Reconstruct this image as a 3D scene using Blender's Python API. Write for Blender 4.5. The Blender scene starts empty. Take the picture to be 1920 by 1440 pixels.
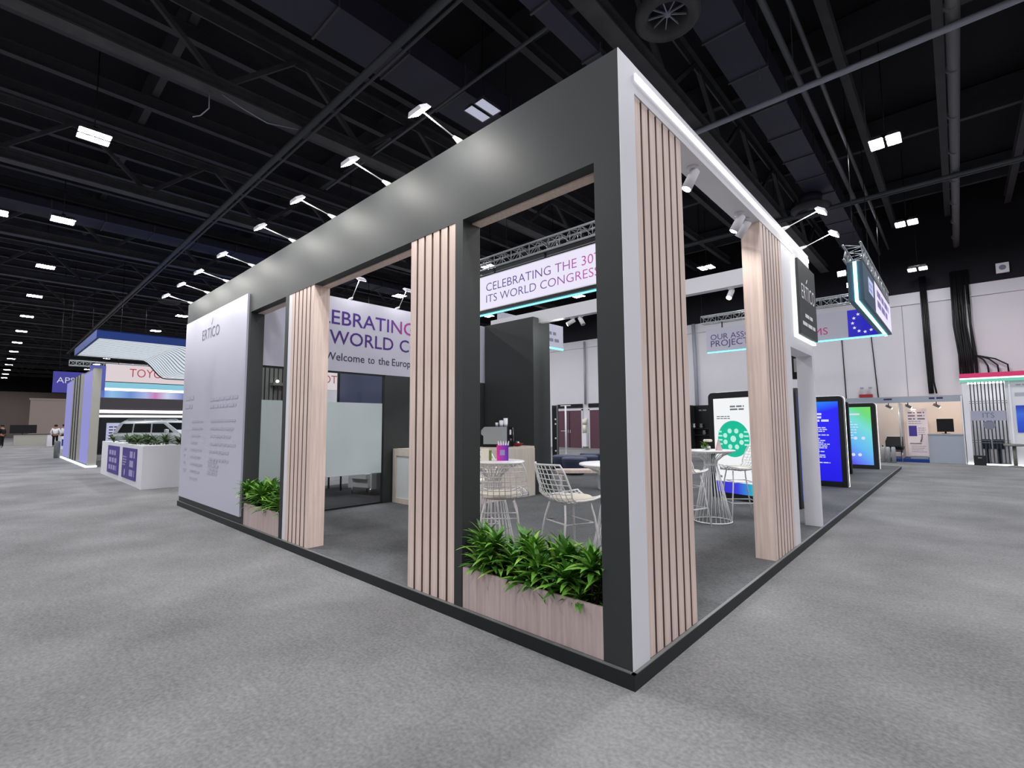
import bpy, math, random
from mathutils import Vector, Matrix
C = bpy.context.scene.collection
sc = bpy.context.scene
PI = math.pi

# ---------------------------------------------------------------- camera, world, exposure
cam_d = bpy.data.cameras.new('camera'); cam = bpy.data.objects.new('camera', cam_d); C.objects.link(cam)
cam_d.sensor_fit = 'HORIZONTAL'; cam_d.sensor_width = 36.0; cam_d.lens = 36.0 * 905.65 / 1920.0
cam_d.clip_start = 0.05; cam_d.clip_end = 400
_r = Vector((0.7355, 0.6775, -0.0059)); _u = Vector((0.0606, -0.0571, 0.9965)); _f = Vector((-0.6748, 0.7333, 0.0831))
cam.matrix_world = Matrix(((_r.x, _u.x, -_f.x, 1.4913), (_r.y, _u.y, -_f.y, -2.6559), (_r.z, _u.z, -_f.z, 1.549), (0, 0, 0, 1)))
sc.camera = cam
w = bpy.data.worlds.new('hall_dark'); sc.world = w; w.use_nodes = True
w.node_tree.nodes['Background'].inputs[0].default_value = (0.5, 0.52, 0.6, 1)
w.node_tree.nodes['Background'].inputs[1].default_value = 0.02
sc.view_settings.view_transform = 'Standard'; sc.view_settings.look = 'None'
sc.view_settings.exposure = 0.0; sc.view_settings.gamma = 1.0; sc.view_settings.use_curve_mapping = False
sc.cycles.max_bounces = 7; sc.cycles.diffuse_bounces = 4; sc.cycles.glossy_bounces = 3
sc.cycles.transmission_bounces = 5; sc.cycles.transparent_max_bounces = 10
sc.cycles.sample_clamp_indirect = 6.0; sc.cycles.caustics_reflective = False; sc.cycles.caustics_refractive = False
sc.cycles.use_denoising = True
try: sc.cycles.denoiser = 'OPENIMAGEDENOISE'
except Exception: pass

LAMP_W = 240.0        # luminous power of one hall lamp
ARM_W = 9.0           # of one arm floodlight on the booth's edge

# ---------------------------------------------------------------- materials
def lin(c):
    c = c / 255.0
    return c / 12.92 if c <= 0.04045 else ((c + 0.055) / 1.055) ** 2.4
def rgb(t): return (lin(t[0]), lin(t[1]), lin(t[2]), 1.0)
MATS = {}
def mat(name, col, rough=0.6, metal=0.0, emit=None, es=0.0, spec=0.3, noise=None, bump=0.0, alpha=1.0):
    """col: sRGB 0-255; noise=(scale, amount)"""
    m = bpy.data.materials.new(name); m.use_nodes = True; MATS[name] = m
    nt = m.node_tree; b = nt.nodes['Principled BSDF']
    b.inputs['Base Color'].default_value = rgb(col); b.inputs['Roughness'].default_value = rough
    b.inputs['Metallic'].default_value = metal; b.inputs['Specular IOR Level'].default_value = spec
    if emit is not None:
        b.inputs['Emission Color'].default_value = rgb(emit); b.inputs['Emission Strength'].default_value = es
    if noise:
        tc = nt.nodes.new('ShaderNodeTexCoord'); n = nt.nodes.new('ShaderNodeTexNoise')
        n.inputs['Scale'].default_value = noise[0]; n.inputs['Detail'].default_value = 4
        nt.links.new(tc.outputs['Object'], n.inputs['Vector'])
        r = nt.nodes.new('ShaderNodeValToRGB'); a = noise[1]; base = rgb(col)
        r.color_ramp.elements[0].position = 0.3; r.color_ramp.elements[1].position = 0.7
        r.color_ramp.elements[0].color = tuple(v * (1 - a) for v in base[:3]) + (1,)
        r.color_ramp.elements[1].color = tuple(min(1, v * (1 + a)) for v in base[:3]) + (1,)
        nt.links.new(n.outputs['Fac'], r.inputs['Fac']); nt.links.new(r.outputs['Color'], b.inputs['Base Color'])
        if bump:
            bp = nt.nodes.new('ShaderNodeBump'); bp.inputs['Strength'].default_value = bump; bp.inputs['Distance'].default_value = 0.01
            nt.links.new(n.outputs['Fac'], bp.inputs['Height']); nt.links.new(bp.outputs['Normal'], b.inputs['Normal'])
    return m
def wood(name, c1, c2, rough=0.55):
    m = mat(name, c1, rough); nt = m.node_tree; b = nt.nodes['Principled BSDF']
    tc = nt.nodes.new('ShaderNodeTexCoord'); mp = nt.nodes.new('ShaderNodeMapping'); mp.inputs['Scale'].default_value = (38, 38, 1.6)
    n = nt.nodes.new('ShaderNodeTexNoise'); n.inputs['Scale'].default_value = 1.0; n.inputs['Detail'].default_value = 6; n.inputs['Distortion'].default_value = 0.4
    r = nt.nodes.new('ShaderNodeValToRGB'); r.color_ramp.elements[0].position = 0.3; r.color_ramp.elements[1].position = 0.72
    r.color_ramp.elements[0].color = rgb(c2); r.color_ramp.elements[1].color = rgb(c1)
    nt.links.new(tc.outputs['Object'], mp.inputs['Vector']); nt.links.new(mp.outputs[0], n.inputs['Vector'])
    nt.links.new(n.outputs['Fac'], r.inputs['Fac']); nt.links.new(r.outputs['Color'], b.inputs['Base Color'])
    return m
def grad(name, stops, axis, a, b_, emit=0.0, rough=0.6, diag=None):
    """colour runs along one object axis from a to b_ (several printed inks, or a screen's picture)"""
    m = mat(name, stops[0][1], rough); nt = m.node_tree; b = nt.nodes['Principled BSDF']
    tc = nt.nodes.new('ShaderNodeTexCoord'); sx = nt.nodes.new('ShaderNodeSeparateXYZ'); mr = nt.nodes.new('ShaderNodeMapRange')
    nt.links.new(tc.outputs['Object'], sx.inputs[0])
    mr.inputs['From Min'].default_value = a; mr.inputs['From Max'].default_value = b_
    if diag:
        ad = nt.nodes.new('ShaderNodeMath'); ad.operation = 'MULTIPLY_ADD'; ad.inputs[1].default_value = diag[1]
        nt.links.new(sx.outputs[diag[0]], ad.inputs[0]); nt.links.new(sx.outputs[axis], ad.inputs[2]); nt.links.new(ad.outputs[0], mr.inputs['Value'])
    else: nt.links.new(sx.outputs[axis], mr.inputs['Value'])
    r = nt.nodes.new('ShaderNodeValToRGB'); e = r.color_ramp.elements
    e[0].position = stops[0][0]; e[0].color = rgb(stops[0][1]); e[1].position = stops[-1][0]; e[1].color = rgb(stops[-1][1])
    for p, c in stops[1:-1]:
        x = e.new(p); x.color = rgb(c)
    nt.links.new(mr.outputs[0], r.inputs['Fac'])
    if emit:
        nt.links.new(r.outputs['Color'], b.inputs['Emission Color']); b.inputs['Emission Strength'].default_value = emit
        b.inputs['Base Color'].default_value = (0.02, 0.02, 0.02, 1)
    else: nt.links.new(r.outputs['Color'], b.inputs['Base Color'])
    return m
def emis(name, col, s): return mat(name, (20, 20, 20), 0.5, emit=col, es=s)

# hall
M_hall = mat('hall_carpet', (156, 157, 158), 0.97, spec=0.05, noise=(0.9, 0.10))
def carpet(m, base, big=0.10):
    nt = m.node_tree; b = nt.nodes['Principled BSDF']
    for l in list(b.inputs['Base Color'].links): nt.links.remove(l)
    tc = nt.nodes.new('ShaderNodeTexCoord')
    n1 = nt.nodes.new('ShaderNodeTexNoise'); n1.inputs['Scale'].default_value = 0.8; n1.inputs['Detail'].default_value = 3
    n2 = nt.nodes.new('ShaderNodeTexNoise'); n2.inputs['Scale'].default_value = 45; n2.inputs['Detail'].default_value = 3
    n3 = nt.nodes.new('ShaderNodeTexNoise'); n3.inputs['Scale'].default_value = 14; n3.inputs['Detail'].default_value = 5
    mp = nt.nodes.new('ShaderNodeMapping'); mp.inputs['Scale'].default_value = (0.7, 1.25, 1)
    nt.links.new(tc.outputs['Object'], mp.inputs['Vector'])
    for n in (n1, n2): nt.links.new(tc.outputs['Object'], n.inputs['Vector'])
    nt.links.new(mp.outputs[0], n3.inputs['Vector'])
    s = nt.nodes.new('ShaderNodeMath'); s.operation = 'MULTIPLY_ADD'; s.inputs[1].default_value = 0.9
    nt.links.new(n2.outputs['Fac'], s.inputs[0]); nt.links.new(n1.outputs['Fac'], s.inputs[2])
    s2 = nt.nodes.new('ShaderNodeMath'); s2.operation = 'MULTIPLY_ADD'; s2.inputs[1].default_value = 0.3
    nt.links.new(n3.outputs['Fac'], s2.inputs[0]); nt.links.new(s.outputs[0], s2.inputs[2])
    hf = nt.nodes.new('ShaderNodeMath'); hf.operation = 'MULTIPLY'; hf.inputs[1].default_value = 0.5; nt.links.new(s2.outputs[0], hf.inputs[0]); s2 = hf
    r = nt.nodes.new('ShaderNodeValToRGB'); c = rgb(base)
    r.color_ramp.elements[0].position = 0.42; r.color_ramp.elements[1].position = 0.70
    r.color_ramp.elements[0].color = tuple(v * (1 - big * 2.4) for v in c[:3]) + (1,); r.color_ramp.elements[1].color = tuple(v * (1 + big * 1.6) for v in c[:3]) + (1,)
    nt.links.new(s2.outputs[0], r.inputs['Fac']); nt.links.new(r.outputs['Color'], b.inputs['Base Color'])
carpet(M_hall, (131, 131, 131), 0.14)
M_deck = mat('booth_carpet', (112, 113, 115), 0.98, spec=0.04); carpet(M_deck, (104, 105, 106), 0.14)
M_room = mat('room_carpet', (70, 70, 73), 0.98, spec=0.04, noise=(60, 0.2))
M_wallp = mat('hall_wall_panel', (208, 206, 211), 0.8, noise=(0.35, 0.05))
M_walld = mat('hall_wall_black', (26, 26, 32), 0.9)
M_wallt = mat('hall_wall_tan', (150, 136, 130), 0.85)
M_ceil = mat('roof_deck', (27, 27, 31), 0.9, noise=(0.15, 0.3))
M_purl = mat('roof_steel', (62, 62, 66), 0.7, noise=(1.5, 0.15))
M_truss = mat('truss_steel', (72, 72, 74), 0.65, noise=(2.0, 0.2))
M_duct = mat('duct_sheet', (52, 51, 66), 0.6, noise=(0.8, 0.12))
M_pipe = mat('ceiling_pipe', (150, 152, 164), 0.45, spec=0.4)
M_lens = emis('lamp_lens', (250, 250, 255), 1.0)
M_lamp = mat('lamp_housing', (120, 120, 122), 0.4, 0.5)
M_off = mat('dim_tube', (225, 225, 240), 0.3, emit=(225, 228, 255), es=0.35)
# booth
M_dark = mat('graphite_paint', (54, 57, 57), 0.55, noise=(1.2, 0.05))
M_black = mat('black_edge', (34, 36, 37), 0.5)
M_trim = mat('edge_metal', (122, 124, 122), 0.45, 0.4)
M_white = mat('white_paint', (226, 225, 230), 0.55)
M_vinyl = mat('white_vinyl', (198, 197, 212), 0.35, spec=0.4)
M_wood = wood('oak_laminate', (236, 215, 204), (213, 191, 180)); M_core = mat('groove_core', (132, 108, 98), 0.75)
M_woodw = wood('planter_laminate', (214, 194, 190), (190, 170, 167))
M_groove = mat('groove_board', (96, 79, 72), 0.8)
M_cream = mat('cream_pad', (232, 228, 212), 0.8)
M_wire = mat('white_wire', (250, 250, 251), 0.35, spec=0.5)
M_lap = mat('counter_infill', (218, 221, 220), 0.4)
M_chrome = mat('chrome', (190, 192, 195), 0.2, 0.9)
M_steel = mat('brushed_steel', (172, 176, 178), 0.35, 0.25)
M_blackp = mat('black_plastic', (18, 18, 20), 0.35)
M_led = emis('led_white', (255, 255, 255), 2.6)
M_halo = emis('led_halo', (250, 252, 255), 1.35)
M_cyan = emis('led_cyan', (120, 226, 240), 2.2)
M_pink = emis('led_pink', (226, 60, 118), .75)
M_teal = emis('led_teal', (130, 220, 195), .8)
M_litw = emis('lit_sign_face', (238, 232, 252), 0.95)
M_ink = mat('dark_ink', (58, 50, 84), 0.6)
M_inkg = mat('grey_ink', (128, 128, 146), 0.6)
M_inkf = mat('faint_ink', (180, 180, 196), 0.6)
M_inkw = mat('white_letters', (235, 235, 238), 0.5)
M_soil = mat('soil', (40, 32, 26), 0.95)
M_navy = mat('navy_fabric', (56, 62, 84), 0.9, noise=(60, 0.1))
M_leather = mat('white_leather', (226, 228, 226), 0.45)
M_purple = mat('purple_panel', (74, 60, 140), 0.5)
M_lilac = mat('lilac_print', (168, 158, 205), 0.5)
M_blue = mat('blue_fascia', (26, 58, 132), 0.5)
M_beige = mat('beige_panel', (168, 166, 156), 0.6)
M_greyp = mat('grey_panel', (160, 166, 178), 0.6)
M_greys = mat('grey_slat', (120, 122, 116), 0.6)
M_warmw = mat('warm_white_wall', (236, 222, 208), 0.7)
M_brown = mat('door_brown', (92, 62, 72), 0.6)
M_tabw = mat('white_tabletop', (240, 240, 242), 0.3, spec=0.5)
M_red = mat('red_plastic', (150, 44, 44), 0.4)
M_car = mat('white_car_paint', (212, 216, 218), 0.25, spec=0.6)
M_tint = mat('tinted_glass', (22, 24, 30), 0.08, spec=0.8)
M_tyre = mat('tyre', (20, 20, 20), 0.8)
M_skin = mat('skin', (160, 112, 90), 0.6)
M_shirt = mat('white_shirt', (230, 232, 238), 0.8)
M_trous = mat('dark_trousers', (22, 22, 28), 0.85)
M_hair = mat('dark_hair', (20, 16, 16), 0.6)
M_gtoy = mat('grey_backwall', (84, 80, 82), 0.8)

def leafmat():
    m = mat('leaf_green', (80, 130, 40), 0.42, spec=0.45); nt = m.node_tree; b = nt.nodes['Principled BSDF']
    g = nt.nodes.new('ShaderNodeNewGeometry'); r = nt.nodes.new('ShaderNodeValToRGB'); e = r.color_ramp.elements
    e[0].position = 0.0; e[0].color = rgb((50, 96, 34)); e[1].position = 1.0; e[1].color = rgb((158, 196, 84))
    x = e.new(0.55); x.color = rgb((88, 146, 50))
    nt.links.new(g.outputs['Random Per Island'], r.inputs['Fac']); nt.links.new(r.outputs['Color'], b.inputs['Base Color'])
    b.inputs['Subsurface Weight'].default_value = 0.0
    return m
M_leaf = leafmat(); M_oakc = wood('oak_counter', (222, 212, 198), (204, 194, 180)); M_leafd = mat('dark_leaf', (52, 78, 34), .5, noise=(14, .5))
def glassmat(name, frost):
    m = bpy.data.materials.new(name); m.use_nodes = True; nt = m.node_tree; nt.nodes.clear()
    out = nt.nodes.new('ShaderNodeOutputMaterial'); mix = nt.nodes.new('ShaderNodeMixShader'); tr = nt.nodes.new('ShaderNodeBsdfTransparent')
    if frost:
        df = nt.nodes.new('ShaderNodeBsdfDiffuse'); df.inputs[0].default_value = rgb((228, 236, 236))
        tl = nt.nodes.new('ShaderNodeBsdfTranslucent'); tl.inputs[0].default_value = rgb((226, 236, 236))
        m2 = nt.nodes.new('ShaderNodeMixShader'); m2.inputs[0].default_value = 0.45
        nt.links.new(df.outputs[0], m2.inputs[1]); nt.links.new(tl.outputs[0], m2.inputs[2])
        mix.inputs[0].default_value = 0.86; nt.links.new(tr.outputs[0], mix.inputs[1]); nt.links.new(m2.outputs[0], mix.inputs[2])
    else:
        tr.inputs[0].default_value = (0.95, 0.97, 0.97, 1)
        gl = nt.nodes.new('ShaderNodeBsdfGlossy'); gl.inputs['Roughness'].default_value = 0.03
        lw = nt.nodes.new('ShaderNodeFresnel'); lw.inputs['IOR'].default_value = 1.4
        nt.links.new(lw.outputs[0], mix.inputs[0]); nt.links.new(tr.outputs[0], mix.inputs[1]); nt.links.new(gl.outputs[0], mix.inputs[2])
    nt.links.new(mix.outputs[0], out.inputs[0]); return m
M_glass = glassmat('clear_glass', False); M_frost = glassmat('frosted_film', True)

# ---------------------------------------------------------------- mesh building
class MB:
    def __init__(s): s.v = []; s.f = []; s.m = []; s.k = 0; s.sm = []; s.smooth = False
    def face(s, idx): s.f.append(tuple(idx)); s.m.append(s.k); s.sm.append(s.smooth)
    def add(s, vs): n = len(s.v); s.v += [tuple(x) for x in vs]; return n
    def poly(s, pts): n = s.add(pts); s.face(range(n, n + len(pts))); return s
    def box(s, x0, x1, y0, y1, z0, z1):
        n = s.add([(x0, y0, z0), (x1, y0, z0), (x1, y1, z0), (x0, y1, z0), (x0, y0, z1), (x1, y0, z1), (x1, y1, z1), (x0, y1, z1)])
        for q in ((0, 3, 2, 1), (4, 5, 6, 7), (0, 1, 5, 4), (1, 2, 6, 5), (2, 3, 7, 6), (3, 0, 4, 7)): s.face([n + i for i in q])
        return s
    def rbox(s, x0, x1, y0, y1, z0, z1, r=0.01):
        """box with its vertical and top edges eased"""
        pts = [(x0 + r, y0), (x1 - r, y0), (x1, y0 + r), (x1, y1 - r), (x1 - r, y1), (x0 + r, y1), (x0, y1 - r), (x0, y0 + r)]
        cx, cy = (x0 + x1) / 2, (y0 + y1) / 2
        def ins(p, d): return (p[0] + (d if p[0] < cx else -d), p[1] + (d if p[1] < cy else -d))
        rings = [[(p[0], p[1], z0) for p in pts], [(p[0], p[1], z1 - r) for p in pts], [(*ins(p, r * .6), z1) for p in pts]]
        s.loft(rings, True, True); return s
    def loft(s, rings, cap0=False, cap1=False, closed=True):
        n0 = [s.add(r) for r in rings]; k = len(rings[0])
        for a in range(len(rings) - 1):
            for i in range(k if closed else k - 1):
                j = (i + 1) % k; s.face((n0[a] + i, n0[a] + j, n0[a + 1] + j, n0[a + 1] + i))
        if cap0: s.face([n0[0] + i for i in reversed(range(k))])
        if cap1: s.face([n0[-1] + i for i in range(k)])
        return s
    def obox(s, p0, p1, wx, wz, up=(0, 0, 1)):
        """bar of section wx x wz from p0 to p1"""
        p0 = Vector(p0); p1 = Vector(p1); d = (p1 - p0).normalized(); u = Vector(up)
        if abs(d.dot(u)) > 0.98: u = Vector((1, 0, 0))
        a = d.cross(u).normalized(); b = a.cross(d).normalized()
        q = [(-1, -1), (1, -1), (1, 1), (-1, 1)]
        s.loft([[p + a * (wx / 2 * i) + b * (wz / 2 * j) for i, j in q] for p in (p0, p1)], True, True); return s
    def tube(s, pts, r, n=6, closed=False, cap=True):
        pts = [Vector(p) for p in pts]; k = len(pts); rings = []; prev = None
        old = s.smooth; s.smooth = True
        for i, p in enumerate(pts):
            if closed: d = pts[(i + 1) % k] - pts[i - 1]
            else: d = pts[min(i + 1, k - 1)] - pts[max(i - 1, 0)]
            if d.length < 1e-9: d = Vector((0, 0, 1))
            d.normalize()
            if prev is None:
                u = Vector((0, 0, 1)) if abs(d.z) < 0.9 else Vector((1, 0, 0)); a = d.cross(u).normalized()
            else:
                a = prev - d * prev.dot(d)
                a = a.normalized() if a.length > 1e-6 else d.orthogonal().normalized()
            prev = a; b = d.cross(a); rr = r[i] if isinstance(r, (list, tuple)) else r
            rings.append([p + a * (rr * math.cos(2 * PI * j / n)) + b * (rr * math.sin(2 * PI * j / n)) for j in range(n)])
        if closed: rings.append(rings[0])
        s.loft(rings, cap and not closed, cap and not closed); s.smooth = old; return s
    def cyl(s, p0, p1, r0, r1=None, n=14): s.tube([p0, p1], [r0, r0 if r1 is None else r1], n); return s
    def lathe(s, prof, c=(0, 0, 0), n=24, sx=1, sy=1, cap=True):
        old = s.smooth; s.smooth = True
        rings = [[(c[0] + r * math.cos(2 * PI * j / n) * sx, c[1] + r * math.sin(2 * PI * j / n) * sy, c[2] + z) for j in range(n)] for r, z in prof]
        s.loft(rings, cap, cap); s.smooth = old; return s
    def prism(s, poly, axis, a, b):
        """poly of (u, v) pushed along an axis: x -> (y,z), y -> (x,z), z -> (x,y)"""
        P = {'x': lambda u, v, t: (t, u, v), 'y': lambda u, v, t: (u, t, v), 'z': lambda u, v, t: (u, v, t)}[axis]
        s.loft([[P(u, v, t) for u, v in poly] for t in (a, b)], True, True); return s
    def disc(s, c, r, right, up, n=20):
        c = Vector(c); a = Vector(right); b = Vector(up)
        return s.poly([c + a * (r * math.cos(2 * PI * i / n)) + b * (r * math.sin(2 * PI * i / n)) for i in range(n)])
    def star(s, c, r, right, up):
        c = Vector(c); a = Vector(right); b = Vector(up)
        return s.poly([c + a * ((r if i % 2 == 0 else r * .42) * math.sin(PI * i / 5)) + b * ((r if i % 2 == 0 else r * .42) * math.cos(PI * i / 5)) for i in range(10)])
    def sphere(s, c, r, nz=8, n=12, sz=1.0):
        return s.lathe([(max(1e-4, r * math.sin(PI * i / nz)), -r * sz * math.cos(PI * i / nz)) for i in range(nz + 1)], c, n)
    def build(s, name, mats, parent=None, local=False, recalc=False):
        me = bpy.data.meshes.new(name); vs = s.v
        if parent is not None and not local:
            root = parent
            while root.parent: root = root.parent
            inv = (Matrix.Translation(root.location) @ Matrix.Rotation(root.rotation_euler.z, 4, 'Z')).inverted()
            vs = [tuple(inv @ Vector(v)) for v in vs]
        me.from_pydata(vs, [], s.f)
        for m in (mats if isinstance(mats, (list, tuple)) else [mats]): me.materials.append(m)
        for p, k, sm in zip(me.polygons, s.m, s.sm): p.material_index = k; p.use_smooth = sm
        me.update()
        o = bpy.data.objects.new(name, me); C.objects.link(o)
        if parent is not None: o.parent = parent
        return o
def thing(name, label, cat, loc=(0, 0, 0), rz=0.0, group=None):
    o = bpy.data.objects.new(name, None); C.objects.link(o); o.location = loc; o.rotation_euler = (0, 0, rz)
    o['label'] = label; o['category'] = cat; o.empty_display_size = 0.1
    if group: o['group'] = group
    return o
def tag(o, label, cat, group=None, kind=None):
    o['label'] = label; o['category'] = cat
    if group: o['group'] = group
    if kind: o['kind'] = kind
    return o
def struct(o): o['kind'] = 'structure'; return o
def dup(root, loc, rz=0.0, label=None, scale=None):
    r = root.copy(); C.objects.link(r); r.location = loc; r.rotation_euler = (0, 0, rz)
    if label: r['label'] = label
    if scale: r.scale = scale
    for ch in KIDS(root):
        c = ch.copy(); C.objects.link(c); c.parent = r
        for g in KIDS(ch):
            d = g.copy(); C.objects.link(d); d.parent = c
    return r
def KIDS(o): return [x for x in C.objects if x.parent == o] if False else list(o.children)

# lettering: glyph outlines from the built-in font, measured so that capitals are 1 high
_tc = {}
def glyphs(s, wt=-.004):
    if (s, wt) in _tc: return _tc[(s, wt)]
    cu = bpy.data.curves.new('t', 'FONT'); cu.body = s; cu.size = 1.0; cu.resolution_u = 3; cu.offset = wt
    o = bpy.data.objects.new('t', cu); C.objects.link(o)
    dg = bpy.context.evaluated_depsgraph_get(); ev = o.evaluated_get(dg); me = ev.to_mesh()
    vs = [(v.co.x, v.co.y) for v in me.vertices]; fs = [tuple(p.vertices) for p in me.polygons]
    ev.to_mesh_clear(); bpy.data.objects.remove(o); bpy.data.curves.remove(cu)
    _tc[(s, wt)] = (vs, fs); return _tc[(s, wt)]
_h = max(v[1] for v in glyphs('H')[0])
def write(mb, s, org, right, up, cap, width=None, off=0.004, centre=False, wt=-.004):
    vs, fs = glyphs(s, wt); a = Vector(right).normalized(); b = Vector(up).normalized(); nrm = a.cross(b); k = cap / _h
    x0 = min(v[0] for v in vs); x1 = max(v[0] for v in vs); kx = k if width is None else width / (x1 - x0)
    sh = (x1 - x0) * kx / 2 if centre else 0
    n = mb.add([Vector(org) + a * ((v[0] - x0) * kx - sh) + b * (v[1] * k) + nrm * off for v in vs])
    for f in fs: mb.face([n + i for i in f])
    return (x1 - x0) * kx
_rt = random.Random(5)
def scribble(mb, org, right, up, width, rows, cap, lead, off=0.004, words=(3, 9), ragged=0.35):
    """print too small to read: short dashes set in lines like words"""
    a = Vector(right).normalized(); b = Vector(up).normalized(); nrm = a.cross(b)
    for i in range(rows):
        x = 0; end = width * (1 - _rt.random() * ragged)
        while x < end:
            l = min(end - x, cap * _rt.uniform(*words) * 0.6)
            if l < cap * 0.4: break
            p = Vector(org) + a * x - b * (i * lead) + nrm * off
            mb.poly([p, p + a * l, p + a * l + b * cap, p + b * cap]); x += l + cap * 0.7

# ================================================================ THE HALL
XW0, XW1, YW0, YW1, ZC = -105.0, 22.0, -24.0, 23.6, 11.2
b = MB().box(XW0, XW1, YW0, YW1, -0.2, 0.0); struct(b.build('floor', M_hall))
b = MB().box(XW0, XW1, YW0, YW1, ZC, ZC + 0.2); ceiling = struct(b.build('ceiling', M_ceil))
def wall(name, x0, x1, y0, y1, m):
    b = MB().box(x0, x1, y0, y1, 0, 7.0); b.k = 1; b.box(x0, x1, y0, y1, 7.0, ZC)
    return struct(b.build(name, [m, M_walld]))
wall('wall_back', XW0, XW1, YW1, YW1 + .2, M_wallp)
wall('wall_front', XW0, XW1, YW0 - .2, YW0, M_wallp)
wall('wall_left', XW0 - .2, XW0, YW0, YW1, M_wallt)
wall('wall_right', XW1, XW1 + .2, YW0, YW1, M_wallp)
b = MB().box(XW0, XW1, YW1 - .05, YW1, 6.5, 6.56); struct(b.build('trim_1', M_wallp))
b = MB()
for i in range(12): b.box(-40 + 5 * i, -39.985 + 5 * i, YW1 - .012, YW1, 0, 6.5)
struct(b.build('trim_2', mat('panel_joint', (120, 118, 124), 0.8)))
# roof secondary steel: members of the ceiling
pur = None
for i in range(62):
    x = 20.6 - 1.72 * i
    if pur is None:
        b = MB(); L0, L1 = YW0 + .05, YW1 - .05
        b.box(-.09, .09, L0, L1, 9.95, 9.975); b.box(-.012, .012, L0, L1, 9.975, 10.24); b.box(-.09, .09, L0, L1, 10.24, 10.265)
        pur = b.build('purlin', M_purl, ceiling); pur.location.x = x; o = pur
    else:
        o = pur.copy(); C.objects.link(o); o.parent = ceiling; o.location.x = x
for i in range(9):
    y = YW0 + 2.3 + 5.4 * i
    b = MB().box(XW0 + .1, XW1 - .1, y - .08, y + .08, 10.3, 11.15); b.build('rafter', M_purl, ceiling)

# roof trusses along y
ORD = ['nearest', 'second', 'third', 'fourth', 'fifth', 'sixth', 'seventh', 'eighth', 'ninth', 'tenth', 'eleventh', 'twelfth', 'thirteenth', 'fourteenth', 'fifteenth', 'sixteenth']
tr0 = None
TL = ['black roof truss crossing just behind the booth\'s white corner frame', 'black roof truss over the middle of the booth, beside the air duct']
for k in range(-1, 14):
    x = -2.65 - 6.88 * k
    lab = 'black steel roof truss far right beyond the white corner frame' if k == -1 else ('dark roof truss above the booth\'s open corner, by the round air vents' if k == 0 else ('dark roof truss with V braces over the booth\'s left wall lamps' if k == 1 else 'dark roof truss over the left aisle, %s one beyond the booth' % ORD[k - 2].replace('nearest', 'first')))
    if tr0 is None:
        tr0 = thing('roof_truss', lab, 'roof truss', (x, 0, 8.5), 0, 'roof trusses')
        b = MB().box(-.16, .16, -23.5, 23.4, 0, .04).box(-.03, .03, -23.5, 23.4, .04, .26); b.box(-.16, .16, -23.5, 23.4, .26, .29); b.build('bottom_chord', M_truss, tr0, True)
        b = MB().box(-.12, .12, -23.5, 23.4, 1.72, 1.76).box(-.02, .02, -23.5, 23.4, 1.5, 1.72); b.build('top_chord', M_truss, tr0, True)
        d1 = MB().obox((0, 0, .2), (0, 1.5, 1.6), .1, .1).build('web_brace', M_truss, tr0, True)
        d2 = MB().obox((0, 0, .2), (0, -1.5, 1.6), .1, .1).build('web_brace', M_truss, tr0, True)
        d1.location.y = d2.location.y = 0.31
        for j in range(-7, 8):
            if j == 0: continue
            for d in (d1, d2):
                o = d.copy(); C.objects.link(o); o.parent = tr0; o.location.y = 0.31 + 3.27 * j
                if abs(o.location.y) > 23: C.objects.unlink(o); bpy.data.objects.remove(o)
    else: dup(tr0, (x, 0, 8.5), 0, lab)

# pipes and ducts under the roof
def pipe(name, pts, r, label, cat='pipe', m=M_pipe, grp='ceiling pipes'):
    b = MB().tube(pts, r, 8); return tag(b.build(name, m), label, cat, grp)
M_pd = mat('dark_pipe', (74, 76, 80), 0.5)
pipe('sprinkler_pipe', [(8, 2.0, 8.46), (-60, 2.15, 8.46)], .075, 'upper of the two dark pipes running away over the left wall lamps', m=M_pd)
pipe('sprinkler_pipe', [(8, 2.13, 8.40), (-60, 2.28, 8.40)], .03, 'lower of the two dark pipes running away over the left wall lamps', m=M_pd)
pipe('ceiling_pipe', [(20, 8.45, 8.45), (-20, 8.38, 8.45)], .065, 'pale grey pipe crossing the dark roof at upper right')
pipe('ceiling_pipe', [(6, 3.85, 8.9), (-12, 3.85, 8.6)], .035, 'thin dark pipe meeting the roof truss above the booth lamps', m=M_pd)
pipe('ceiling_pipe', [(20, 15.36, 8.45), (-12, 15.36, 8.45)], .06, 'grey pipe crossing low across the roof at right, behind the round duct', m=M_pd)
pipe('ceiling_pipe', [(20, 15.7, 8.5), (-12, 15.7, 8.5)], .035, 'thinner pipe beside the low grey pipe at right', m=M_pd)
pipe('ceiling_pipe', [(-.55, -12, 8.75), (-.55, 23, 8.75)], .06, 'dark pipe slanting down past the pale pipe at upper right', m=M_pd)
pipe('ceiling_pipe', [(-.25, -12, 8.9), (-.25, 23, 8.9)], .045, 'thin dark pipe along the edge of the purple-grey duct', m=M_pd)
b = MB().tube([(1.83, -15, 8.6), (1.86, 23.3, 8.6)], .10, 14)
for y in range(-14, 23, 2): b.tube([(1.83, y, 8.6), (1.83, y + .06, 8.6)], .112, 14)
tag(b.build('round_duct', mat('round_duct_grey', (98, 98, 100), 0.5)), 'long round grey duct running straight back over the right aisle', 'duct', 'ceiling ducts')
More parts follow.
